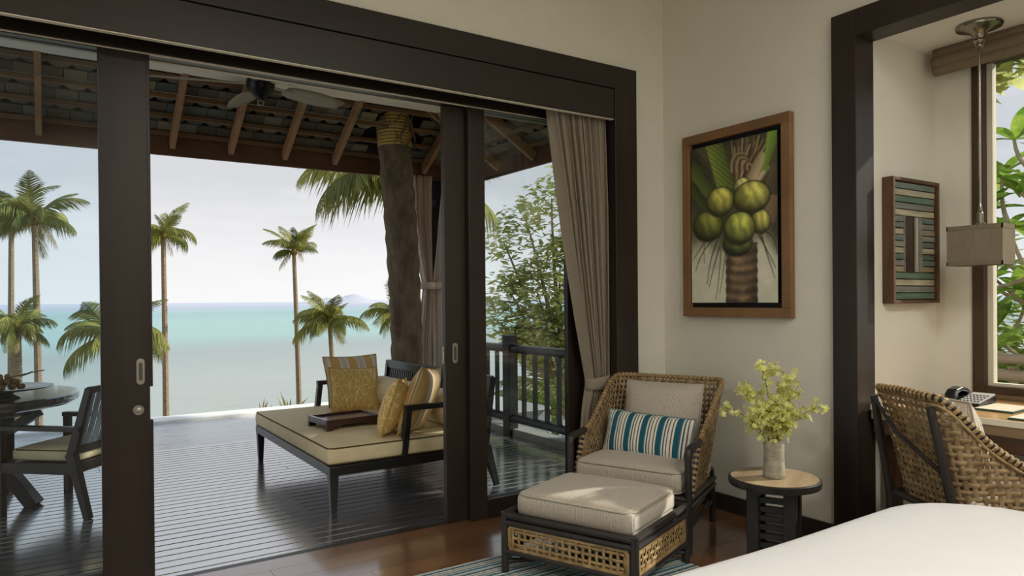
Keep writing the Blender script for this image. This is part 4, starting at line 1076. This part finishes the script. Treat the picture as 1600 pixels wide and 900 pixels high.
# ottoman
RO = math.radians(112); OL = (2.2125,2.6375,.010)
ot = thing('ottoman', 'low rattan ottoman with dark pole frame and open woven sides', 'ottoman', OL, RO)
OX, OY = .335, .292
for sx in (-1,1):
    for sy in (-1,1):
        MB().tube([(sx*OX,sy*OY,0),(sx*OX,sy*OY,.285)],.019,10).build('leg','rattan_dark',ot,smooth=True)
        for dx, dy in ((-sx*.10,0),(0,-sy*.10)):
            MB().tube(bez((sx*OX,sy*OY,.035),(sx*OX+dx*.15,sy*OY+dy*.15,.105),(sx*OX+dx*1.2,sy*OY+dy*1.2,.105),8),.010,8).build('corner_brace','rattan_dark',ot,smooth=True)
for z, rr in ((.272,.0185),(.236,.0165),(.100,.0150)):
    for sy in (-1,1): MB().tube([(-OX,sy*OY,z),(OX,sy*OY,z)],rr,8).build('rail','rattan_dark',ot,smooth=True)
    for sx in (-1,1): MB().tube([(sx*OX,-OY,z),(sx*OX,OY,z)],rr,8).build('rail','rattan_dark',ot,smooth=True)
MB().tube([(-OX,-OY,.05),(OX,OY,.05)],.012,8).build('stretcher','rattan_dark',ot,smooth=True)
MB().tube([(-OX,OY,.062),(OX,-OY,.062)],.012,8).build('stretcher','rattan_dark',ot,smooth=True)
MB().box(-OX+.01,OX-.01,-OY+.01,OY-.01,.243,.256).build('seat_deck','rattan_dark',ot)
def flat_weave(parent, half, place):
    mb = MB(); z0, z1 = .122, .214; nw = int(round(2*(half-.045)/.0335)); nh = 3
    xs = [-half+.045+(2*half-.09)*i/nw for i in range(nw+1)]; zs = [z0+(z1-z0)*(j+.5)/nh for j in range(nh)]
    n = place[1]
    for i, x in enumerate(xs):
        pts = [place[0](x,z0)]+[place[0](x,z)+n*(.004 if (i+j)%2 else -.004) for j, z in enumerate(zs)]+[place[0](x,z1)]
        ribbon(mb, pts, [n]*len(pts), .015, .006)
    for j, z in enumerate(zs):
        pts = [place[0](x,z)+n*(-.004 if (i+j)%2 else .004) for i, x in enumerate(xs)]; ribbon(mb, pts, [n]*len(pts), .014, .006)
    for a, b in (((-half+.028,z0-.006),(half-.028,z0-.006)),((-half+.028,z1+.006),(half-.028,z1+.006)),((-half+.030,z0),(-half+.030,z1)),((half-.030,z0),(half-.030,z1))):
        mb.bar(place[0](*a), place[0](*b), .016, .016)
    mb.build('woven_panel','rattan2',parent,kind='stuff',smooth=True,angle=50)
for sy in (-1,1): flat_weave(ot, OX, (lambda x, z, sy=sy: Vector((x,sy*OY,z)), Vector((0,sy,0))))
for sx in (-1,1): flat_weave(ot, OY, (lambda x, z, sx=sx: Vector((sx*OX,x,z)), Vector((sx,0,0))))
boxcush('ottoman_cushion','plump beige boxed cushion on the rattan ottoman',loc_of(OL,RO,(0,0,.257)),RO,.305,.252,.058,.036,.026)

# rug
M['rug'] = stripe_mat('striped_rug_cloth', [(0,lin(60,116,136)),(.16,lin(206,202,188)),(.24,lin(104,150,160)),(.38,lin(214,210,196)),(.48,lin(130,130,122)),(.56,lin(216,212,200)),(.66,lin(44,100,122)),(.80,lin(176,188,184)),(.90,lin(212,208,194))], .105, 1, noise=.012, bump=.6, bscale=160)
rg = thing('rug', 'blue and white striped flat-woven rug under the ottoman', 'rug', (0,0,0))
MB().box(.55,2.62,1.45,3.04,.001,.010).build('rug_pile','rug',rg,bevel=.004)
fr = MB(); random.seed(2)
for i in range(260):
    x = .56+2.05*i/260; fr.bar((x,3.038,.006),(x+random.uniform(-.004,.004),3.052,.003),.0045,.004)
fr.build('rug_edge','rug',rg,kind='stuff')

# side table, vase, branches
st = thing('side_table', 'small round side table with pale top on a slatted dark pedestal', 'side table', (2.90,2.145,0), math.radians(28))
ZT = .445
MB().lathe([(.195,ZT-.036),(.208,ZT-.034),(.211,ZT-.02),(.210,ZT-.004),(.204,ZT),(.198,ZT)],56).build('table_rim','black_wood',st,smooth=True,angle=30)
MB().lathe([(.197,ZT-.008),(.199,ZT+.001),(.19,ZT+.002)],56).build('table_top','oak_top',st,smooth=True,angle=30)
for sx in (-1,1):
    for sy in (-1,1): MB().box(sx*.082-.028,sx*.082+.028,sy*.082-.028,sy*.082+.028,0,ZT-.036).build('leg','black_wood',st,bevel=.003)
for i in range(8):
    z = .045+i*.042
    for s in (-1,1):
        MB().box(-.055,.055,s*.082-.012,s*.082+.012,z,z+.024).build('slat','black_wood',st)
        MB().box(s*.082-.012,s*.082+.012,-.055,.055,z,z+.024).build('slat','black_wood',st)
VL = (2.885,2.135,ZT+.002)
va = thing('vase', 'grey-green stoneware bottle vase on the side table', 'vase', VL)
MB().lathe([(.046,0),(.050,.004),(.050,.02),(.048,.06),(.046,.11),(.047,.145),(.048,.158),(.044,.168),(.030,.174),(.026,.180),(.027,.186),(.030,.190),(.024,.190),(.020,.180),(.020,.12)],28).build('vase_body','ceramic',va,smooth=True,angle=50)
random.seed(19)
right = Vector((math.cos(YAW)*1, -math.sin(YAW), 0)); away = Vector((math.sin(YAW), math.cos(YAW), 0))
def branch(label, dx, dz, dy, n, sd, sub=3):
    rnd = random.Random(sd); T = thing('flowering_branch', label, 'flowering branch', (VL[0],VL[1],VL[2]+.185))
    e = right*dx*1.12+away*dy+Vector((0,0,dz*1.10))
    P = bez((0,0,-.10),(e.x*.25,e.y*.25,max(.06,dz*.75)),e,10)
    MB().tube(P,[.0026-.00013*i for i in range(11)],5).build('stem','stem',T,smooth=True)
    nodes = list(P[3:])
    tws = MB()
    for k in range(sub):
        i = rnd.randint(4,9); q = P[i]+Vector((rnd.uniform(-.06,.06),rnd.uniform(-.06,.06),rnd.uniform(.0,.07))); tws.tube([P[i],q],.0014,4); nodes += [q,q,P[i].lerp(q,.6)]
    nodes += [P[-1]]*2
    if sub: tws.build('side_twig','stem',T)
    bl = MB()
    for k in range(int(n*1.15)):
        c = rnd.choice(nodes)+Vector((rnd.gauss(0,.016),rnd.gauss(0,.016),rnd.gauss(0,.016)))
        ax = Vector((rnd.uniform(-1,1),rnd.uniform(-1,1),rnd.uniform(-.4,1))).normalized(); u = ax.orthogonal().normalized(); w = ax.cross(u); s = rnd.uniform(.012,.020)
        for q in range(5):
            a = 2*PI*q/5; d = u*math.cos(a)+w*math.sin(a); tt = ax.cross(d)
            bl.add([c, c+d*s*.55+tt*s*.36+ax*s*.2, c+d*s+ax*s*.45, c+d*s*.55-tt*s*.36+ax*s*.2],[(0,1,2,3)])
    bl.build('blossoms','blossom',T,kind='stuff')
branch('flowering branch reaching far left from the vase',-.205,.135,-.01,95,1)
branch('tallest flowering branch standing upright in the vase',-.045,.305,.02,85,2)
branch('flowering branch rising right of the tallest one',.085,.255,.03,75,3)
branch('flowering branch reaching far right from the vase',.195,.135,.0,80,4)
branch('short drooping flowering branch at the front of the vase',.02,.09,-.09,75,5)
branch('flowering branch leaning back-left over the vase',-.10,.20,.06,80,6)
branch('flowering branch leaning back-right towards the wall',.11,.18,.08,80,7)
branch('short full flowering branch in the centre of the bunch',-.03,.15,-.03,95,8)
branch('short flowering branch right of centre over the vase',.06,.12,-.03,80,9)

# ------------------------------------------------------------------ painting
pa = thing('painting', 'framed painting of green coconuts on a palm trunk', 'painting', (XB,0,0))
y0, y1, z0, z1 = 2.424, 3.211, 1.185, 2.326; fw = .056; fd = .045
for a in ((y0,y1,z0,z0+fw),(y0,y1,z1-fw,z1)): MB().box(-fd,-.004,a[0],a[1],a[2],a[3]).build('frame_bar','frame_wood',pa,bevel=.002)
for a in ((y0,y0+fw,z0+fw,z1-fw),(y1-fw,y1,z0+fw,z1-fw)): MB().box(-fd,-.004,*a).build('frame_bar','frame_wood',pa,bevel=.002)
MB().box(-.012,-.006,y0+fw,y1-fw,z0+fw,z1-fw).build('backing','black_liner',pa)
gp = .030
cy0, cy1, cz0, cz1 = y0+fw+gp, y1-fw-gp*.35, z0+fw+gp, z1-fw-gp
MB().box(-.034,-.012,cy0,cy1,cz0,cz1).build('canvas_stretcher','black_liner',pa)
NU, NV = 120, 190
U, Vv = np.meshgrid(np.linspace(0,1,NU+1), np.linspace(0,1,NV+1))
def srgb(c): return np.array(c, float)
rngp = np.random.RandomState(4)
def noise(su, sv, oct_=3, seed=0):
    r = np.random.RandomState(seed); out = np.zeros_like(U); a = 1
    for o_ in range(oct_):
        gu, gv = int(su*2**o_)+2, int(sv*2**o_)+2; g = r.rand(gv+1, gu+1)
        x = U*(gu-1); yy = Vv*(gv-1); i = x.astype(int); j = yy.astype(int); fx = x-i; fy = yy-j; fx = fx*fx*(3-2*fx); fy = fy*fy*(3-2*fy)
        out += a*((g[j,i]*(1-fx)+g[j,i+1]*fx)*(1-fy)+(g[j+1,i]*(1-fx)+g[j+1,i+1]*fx)*fy); a *= .5
    return out/1.75
img = np.zeros(U.shape+(3,))
n1 = noise(5,8,3,1); n2 = noise(10,16,3,2)
bgt = (n1[...,None]*srgb((92,84,58))+(1-n1[...,None])*srgb((46,48,34)))
bgb = srgb((206,203,182))*(.93+.12*n1[...,None])
k = 1/(1+np.exp(-(Vv-.40-.12*(n1-.5)+ .10*np.abs(U-.5))*28)); img = bgb*(1-k[...,None])+bgt*k[...,None]
def paint(mask, colr):
    global img
    m_ = np.clip(mask,0,1)[...,None]; img = img*(1-m_)+colr*m_
def band(u0,v0,u1,v1,w,c,edge=.02,stripes=0,taper=0):
    du, dv = (u1-u0)*.55, (v1-v0); L = math.hypot(du,dv); a = (((U-u0)*.55)*du+(Vv-v0)*dv)/L/L; d = (((U-u0)*.55)*dv-(Vv-v0)*du)/L
    ww = w*(1-taper*np.clip(a,0,1)); m_ = np.clip((ww-np.abs(d))/edge*1.5,0,1)*(a>-.02)*(a<1.02)
    sh = .72+.4*np.clip(d/ww*.5+.5,0,1)
    if stripes: sh = sh*(.86+.14*np.sin((a*stripes+d*40)*6))
    paint(m_, srgb(c)*sh[...,None])
# dark fronds behind, upper left, and the hanging fibre swirl, upper right
def curve(pts, w, c, edge=.008):
    P = [np.array(p_, float) for p_ in pts]
    for i_ in range(14):
        t_ = i_/14; t2 = (i_+1)/14
        f_ = lambda q_: P[0]*(1-q_)**2+P[1]*2*q_*(1-q_)+P[2]*q_*q_
        a_, b_ = f_(t_), f_(t2); band(a_[0],a_[1],b_[0],b_[1],w*(1-.45*t_),c,edge)
for k_ in range(14):
    curve([(.02,1.0-.02*k_),(.12+.01*k_,.93-.02*k_),(.26,.86-.018*k_)],.007,[(40,50,28),(66,74,44),(30,36,22)][k_%3])
for k_ in range(24):
    q_ = k_/23; curve([(.60+.06*math.sin(k_),.66+.02*q_),(.52+.30*q_,.86+.08*math.sin(k_*1.7)),(.50+.42*q_,1.0-.05*math.sin(k_*.9)**2)],.011,[(150,126,88),(92,72,52),(182,160,120),(70,56,42),(120,98,68)][k_%5])
for k_ in range(7): curve([(.50+.03*k_,.80),(.48+.03*k_,.95-.01*k_),(.66+.02*k_,.90-.02*k_)],.010,[(168,146,108),(96,76,56)][k_%2])
band(.68,.69,.86,.88,.040,(190,170,132),.03); band(.90,.80,.74,.68,.026,(206,188,150),.03)
band(0,.88,.32,.64,.045,(86,100,46),.02); band(-.05,.79,.2,.60,.03,(66,80,38),.02)
band(.28,1.02,.46,.66,.060,(128,148,62),.02,9); band(.985,1.03,.87,.78,.050,(120,150,60),.02,0,.6)
band(1.0,.8,.88,.60,.045,(92,80,58),.03); band(.98,.62,.90,.48,.05,(132,108,80),.03)
# trunk with leaf-scar rings
tm = np.clip((.185+.004*np.sin(Vv*107)-np.abs(U-.605))/.012,0,1)*(Vv<.36); q_ = np.clip((U-.42)/.37,0,1)
tr = .45+.62*np.sin(np.clip(q_*.85+.12,0,1)*PI)**.8; ring = np.abs(((Vv*17+.35*np.sin(q_*PI)+.25*n2) % 1)-.5)*2
tr = tr*(.62+.5*n2)*(.70+.42*ring); paint(tm, srgb((134,110,84))*tr[...,None])
# hanging stalks
for k_, (a, b, c, d) in enumerate(((.40,.42,.22,.10),(.36,.42,.30,.02),(.33,.42,.05,.20),(.43,.42,.35,.06),(.30,.45,.02,.28),(.22,.44,.17,.25),(.42,.40,.44,.05),(.80,.40,.98,.20),(.82,.42,.97,.14),(.86,.42,.99,.28),(.38,.44,.20,.12))):
    curve([(a,b),((a+c)/2+.07*math.sin(k_*2.3),(b+d)/2+.04),(c,d)],.0065,(104,110,62) if k_ < 7 and k_%2 else (72,58,40),.006)
# coconuts
for (cu, cv, ru, rv, c) in ((.56,.36,.17,.075,(112,120,60)),(.62,.70,.10,.06,(196,188,120)),(.82,.48,.105,.072,(186,180,92)),(.21,.488,.185,.097,(120,124,56)),(.36,.632,.165,.092,(184,180,88)),(.72,.633,.20,.096,(186,184,92)),(.58,.454,.18,.101,(164,172,82))):
    a, b = (U-cu)/ru, (Vv-cv)/rv; rr = np.sqrt(a*a+b*b); m_ = np.clip((1-rr)/.05,0,1)
    nz = np.sqrt(np.clip(1-rr*rr,0,1)); lt = np.clip(.22*a+.52*b+.82*nz,0,1.2)
    st_ = .84+.16*np.sin((a*.9+b*.30)*10+n2*6)
    colr = srgb(c)*(.28+.95*lt*st_)[...,None]+srgb((90,80,40))*np.clip(lt-.80,0,1)[...,None]*1.4
    paint(np.clip((1.09-rr)/.07,0,1)*.8, srgb((46,48,24))); paint(m_, colr)
img = np.clip(img*1.10*(.96+.08*n2[...,None]),0,255)/255
linr = np.where(img <= .04045, img/12.92, ((img+.055)/1.055)**2.4)
cv_ = MB(); cv_.grid(lambda u, v: (-.0345, cy1-(cy1-cy0)*u, cz0+(cz1-cz0)*v), NU, NV)
pm_ = bpy.data.materials.new('painted_canvas'); pm_.use_nodes = True; t = pm_.node_tree; p = t.nodes['Principled BSDF']
at_ = t.nodes.new('ShaderNodeAttribute'); at_.attribute_name = 'paint'; t.links.new(at_.outputs['Color'], p.inputs['Base Color']); p.inputs['Roughness'].default_value = .55
bn_ = t.nodes.new('ShaderNodeTexNoise'); bn_.inputs['Scale'].default_value = 400; bu_ = t.nodes.new('ShaderNodeBump'); bu_.inputs['Strength'].default_value = .1; bu_.inputs['Distance'].default_value = .002
t.links.new(bn_.outputs[0], bu_.inputs['Height']); t.links.new(bu_.outputs[0], p.inputs['Normal'])
cvo = cv_.build('painted_canvas', pm_, pa)
ca = cvo.data.color_attributes.new('paint','FLOAT_COLOR','POINT')
arr = np.concatenate([linr.reshape(-1,3), np.ones((linr.shape[0]*linr.shape[1],1))],1).astype(np.float32)
ca.data.foreach_set('color', arr.ravel())

# ------------------------------------------------------------------ mirror of weathered boards (hangs on the alcove side wall)
mi = thing('mirror', 'small mirror in a box frame of weathered coloured boards', 'mirror', (3.68,YL-.002,1.262))
MWd, MH, MD = .475, .664, .060   # width (along x), height, depth towards the room (-y)
for a in ((0,.020,0,MH),(MWd-.020,MWd,0,MH)): MB().box(a[0],a[1],-MD,0,a[2],a[3]).build('frame_side','mirror_frame',mi,bevel=.002)
for a in ((.020,MWd-.020,0,.018),(.020,MWd-.020,MH-.018,MH)): MB().box(a[0],a[1],-MD,0,a[2],a[3]).build('frame_side','mirror_frame',mi,bevel=.002)
MB().box(.02,MWd-.02,-.012,0,.018,MH-.018).build('backboard','mirror_frame',mi)
ix0, ix1 = .022, MWd-.022; gx0, gx1 = ix0+.27*(ix1-ix0), ix0+.68*(ix1-ix0)
zt = MH-.020; zb_ = .020; gz1, gz0 = zb_+(zt-zb_)*.715, zb_+(zt-zb_)*.235
def boards(x0, x1, za, zb, n, cols):
    hgt = (zb-za)/n
    for i in range(n):
        dd = random.uniform(-.003,.003)
        MB().box(x0,x1,-.042+dd,-.012,za+i*hgt+.0025,za+(i+1)*hgt-.0025).build('board',cols[i%len(cols)],mi,bevel=.0015)
random.seed(6)
boards(ix0,ix1,gz1,zt,5,['p_cream','p_grey','p_green','p_cream','p_teal'])
boards(ix0,ix1,zb_,gz0,4,['p_green','p_grey','p_cream','p_green'])
boards(ix0,gx0-.004,gz0,gz1,9,['p_tan','p_grey','p_green','p_cream','p_grey','p_teal','p_cream','p_teal','p_grey'])
boards(gx1+.004,ix1,gz0,gz1,9,['p_tan','p_teal','p_green','p_cream','p_teal','p_grey','p_tan','p_grey','p_teal'])
MB().box(gx0,gx1,-.036,-.012,gz0+.002,gz1-.002).build('mirror_pane','mirror',mi)
for a in ((gx0-.004,gx0+.006,gz0,gz1),(gx1-.006,gx1+.004,gz0,gz1)): MB().box(a[0],a[1],-.045,-.012,a[2],a[3]).build('pane_bead','p_grey',mi)

# ------------------------------------------------------------------ pendant lamp
pd = thing('pendant_lamp', 'box-shaded linen pendant lamp on a nickel rod in the alcove', 'lamp', (3.932,1.69,0))
MB().lathe([(.008,2.545),(.018,2.548),(.022,2.556),(.018,2.564),(.026,2.570),(.030,2.578),(.024,2.588),(.028,2.602),(.040,2.618),(.072,2.634),(.100,2.642),(.104,2.650),(.100,2.660)],32).build('canopy','nickel',pd,smooth=True,angle=35)
MB().lathe([(.0065,1.70),(.0065,2.55)],12).build('rod','nickel',pd,smooth=True)
MB().lathe([(.020,1.645),(.022,1.665),(.014,1.668),(.014,1.715),(.010,1.72),(.007,1.77)],16).build('socket_cup','nickel',pd,smooth=True,angle=35)
SX, SY, SZ0, SZ1 = .068, .125, 1.452, 1.652
shb = MB()
for s in (-1,1):
    shb.box(-SX,SX,s*SY-.002,s*SY+.002,SZ0+.016,SZ1-.022); shb.box(s*SX-.002,s*SX+.002,-SY,SY,SZ0+.016,SZ1-.022)
shade = shb.build('shade','shade',pd)
for a, b in ((SZ0,SZ0+.018),(SZ1-.024,SZ1)):
    q = MB()
    for s in (-1,1): q.box(-SX-.003,SX+.003,s*SY-.003,s*SY+.003,a,b).box(s*SX-.003,s*SX+.003,-SY-.003,SY+.003,a,b)
    q.build('shade_band','shade_band',pd)
MB().box(-SX,SX,-.004,.004,SZ1-.012,SZ1-.006).box(-.004,.004,-SY,SY,SZ1-.012,SZ1-.006).build('shade_spider','nickel',pd)
MB().lathe([(.004,1.53),(.02,1.54),(.028,1.56),(.026,1.585),(.014,1.61),(.013,1.645)],16).build('bulb','paper',pd,smooth=True)

# roman blind folded at the head of the window
bd = thing('roman_blind', 'taupe roman blind drawn up in folds at the alcove window', 'blind', (4.13,0,0))
for i, (a, b, dx) in enumerate(((2.605,2.658,0),(2.560,2.612,-.018),(2.528,2.570,-.008))):
    def bf(u, v, a=a, b=b, dx=dx):
        ang_ = PI*(v-.5); return (dx-.030*math.cos(ang_)*1.0+.012, (.45+u*1.55), (a+b)/2+(b-a)/2*math.sin(ang_)+.003*math.sin(u*11))
    q = MB().grid(bf, 24, 8).build('fold','blind',bd,smooth=True,angle=180); m_ = q.modifiers.new('thick','SOLIDIFY'); m_.thickness = .012
MB().box(.02,.045,.45,2.0,2.53,2.658).build('head_rail','blind',bd)

# ------------------------------------------------------------------ desk and what lies on it
de = thing('desk', 'built-in wooden desk with pale edge under the alcove window', 'desk', (3.53,0,0))
MB().box(.004,.685,-.78,YL-.022,.722,.749).build('desk_top','desk_wood',de,bevel=.002)
MB().box(-.006,.004,-.78,YL-.022,.722,.750).build('edge_strip','sill_white',de,bevel=.001)
MB().box(0,.03,-.78,YL-.022,.675,.722).build('front_band','desk_edge',de,bevel=.002)
MB().box(.02,.05,-.78,YL-.022,.600,.675).build('apron','desk_dark',de,bevel=.004)
MB().box(.10,.16,YL-.10,YL-.04,0,.722).build('leg','desk_dark',de,bevel=.003); MB().box(.10,.16,-.75,-.69,0,.722).build('leg','desk_dark',de,bevel=.003)
ph = thing('telephone', 'black desk telephone with pale keypad on the alcove desk', 'telephone', (3.915,1.735,.7495), math.radians(4))
MB().prism([(-.11,0),(.11,0),(.11,.048),(-.11,.020)],1,-.082,.082).build('base','phone_black',ph,bevel=.005)
MB().prism([(-.104,.0202),(-.104,.0245),(.104,.0520),(.104,.0465)],1,-.078,.020).build('keypad_face','phone_face',ph)
ky = MB()
for i in range(4):
    for j in range(6):
        xx = -.080+i*.040; yy = -.068+j*.0155; zz = .0245+(xx+.104)*.132; ky.box(xx-.008,xx+.008,yy-.0042,yy+.0042,zz-.003,zz+.003)
ky.build('keys','phone_black',ph,kind='stuff')
hs = MB(); prof = [(-.095,.030),(-.092,.055),(-.06,.075),(0,.083),(.06,.072),(.09,.052),(.094,.028),(.06,.030),(.05,.050),(0,.060),(-.05,.052),(-.06,.034)]
hs.prism([(a_*1.1,b_+.004) for a_, b_ in prof],1,.030,.080); hs.build('handset','phone_black',ph,bevel=.008,seg=3)
def folder(label, loc, rz, w, d, h=.010):
    T = thing('folder', label, 'folder', loc, rz)
    MB().box(-w/2,w/2,-d/2,d/2,0,h*.75).build('cover','green_cover',T,bevel=.001)
    MB().box(-w/2+.006,w/2-.006,-d/2+.008,d/2-.001,h*.76,h).build('page','paper',T)
folder('cream folder with green edge on the desk beside the telephone', (3.875,1.563,.7495), .02, .25, .165)
folder('cream folder with green edge at the front of the desk', (3.70,1.285,.7495), .02, .26, .29)

# ------------------------------------------------------------------ desk chair
RD = math.radians(-118); DL = (3.316,1.438,0)
dch = thing('desk_chair', 'woven rattan desk chair with dark pole legs, its back to the bed', 'chair', DL, RD)
S2 = make_shell(lambda z: .262+.05*(z-.4), lambda z: .195+.05*(z-.4), lambda z: .20-.15*max(0,z-.44), lambda z: -.225-.24*(z-.44), .085)
def h2(t):
    s = min(t,1-t); return float(np.interp(s,[0,.127,.167,.207,.247,.287,.327,.353,.5],[.575,.614,.646,.684,.732,.803,.873,.898,.905]))
shell_weave(S2, h2, .43, 40, .030, .0185, .006, .004).build('woven_shell','rattan',dch,smooth=True,angle=50,kind='stuff')
top = [S2(i/90,h2(i/90)) for i in range(91)]
MB().tube(top,.013,8).build('rim_core','rattan_dark',dch,smooth=True)
binding(top,.0175,.026,.56).build('rim_binding','rattan_rim',dch,smooth=True,kind='stuff')
low = [S2(i/60,h2(i/60)-.030)+Vector((0,0,0)) for i in range(61)]
low = [p_+(Vector((p_.x,p_.y,0)).normalized()*.010) for p_ in low]
MB().tube(low,.006,6).build('rim_cane','rattan_rim',dch,smooth=True)
for sx in (-1,1):
    MB().tube([(sx*.235,-.20,0),(sx*.205,-.265,.44),(sx*.185,-.350,.86)],[.019,.019,.016],10).build('rear_leg','rattan_dark',dch,smooth=True)
    MB().tube([(sx*.265,.235,0),(sx*.265,.235,.54),(sx*.267,.22,.565),(sx*.27,.14,.575)],.018,10).build('front_leg','rattan_dark',dch,smooth=True)
    MB().tube([(sx*.265,.23,.42),(sx*.21,-.25,.42)],.016,8).build('seat_rail','rattan_dark',dch,smooth=True)
MB().tube([(-.265,.235,.42),(.265,.235,.42)],.016,8).build('seat_rail','rattan_dark',dch,smooth=True)
MB().tube([(-.205,-.25,.42),(.205,-.25,.42)],.016,8).build('seat_rail','rattan_dark',dch,smooth=True)
MB().tube([(-.178,-.352,.85),(-.06,-.33,.72),(.185,-.305,.60)],.009,8).build('diagonal_brace','rattan_dark',dch,smooth=True)
MB().box(-.22,.22,-.21,.21,.415,.432).build('seat_deck','rattan_dark',dch)
boxcush('seat_cushion','beige boxed seat cushion in the rattan desk chair',loc_of(DL,RD,(0,0,.434)),RD,.215,.20,.035,.03,.015)
bigpillow('back_cushion','pale back cushion showing above the arm of the rattan desk chair',loc_of(DL,RD,(.0,-.145,.690)),RD,.385,.38,.20,'uphol',.22)

# ------------------------------------------------------------------ bed
be = thing('bed', 'bed covered by a smooth white duvet in the foreground', 'bed', (1.53,.25,0))
HXb, HYb = 1.02, 1.0
def bedfn(p):
    # round the plan corners at the foot
    x, y, z = p
    R = .34
    for sy in (1,-1):
        cx, cy = HXb-R, sy*(HYb-R)
        if x > cx and sy*(y-cy) > 0:
            d = Vector((x-cx, y-cy)); m = max(abs(d.x), abs(d.y)); L = d.length
            if L > 1e-6: d = d*(m/L); x, y = cx+d.x, cy+d.y
    z += .006*math.sin(x*5+1)*math.sin(y*4)
    return (x, y, z)
MB().rbox(HXb,HYb,.17,.085,22,22,4,crown=.035,c=(0,0,0),fn=bedfn).build('duvet','white_linen',be,smooth=True,angle=180,loc=(0,0,.475))
MB().rbox(HXb-.05,HYb-.05,.13,.05,4,4,2,c=(0,0,.20)).build('mattress','white_linen',be,smooth=True,angle=60,loc=(0,0,.02))
MB().box(-HXb+.05,HXb-.12,-HYb+.05,HYb-.12,0,.10).build('bed_base','bed_base',be,bevel=.01)
MB().box(-HXb-.0,HXb-.1,-HYb-.09,-HYb-.02,0,1.15).build('headboard','desk_dark',be,bevel=.01)

# ------------------------------------------------------------------ small pieces belong to the part they sit on
SUB = {'shade_band':'shade','keys':'keypad_face','rim_binding':'rim_core','edge_binding':'front_edge','root_vine':'rope_collar','page':'cover','side_twig':'stem'}
for T in [o for o in COL.objects if o.parent is None and o.type == 'EMPTY']:
    kids = list(T.children); used = {}
    for c in kids:
        b_ = c.name.split('.')[0]
        if b_ in SUB:
            host = [k for k in kids if k.name.split('.')[0] == SUB[b_]]
            if host:
                i = used.get(b_, 0); used[b_] = i+1
                c.parent = host[min(i, len(host)-1)]
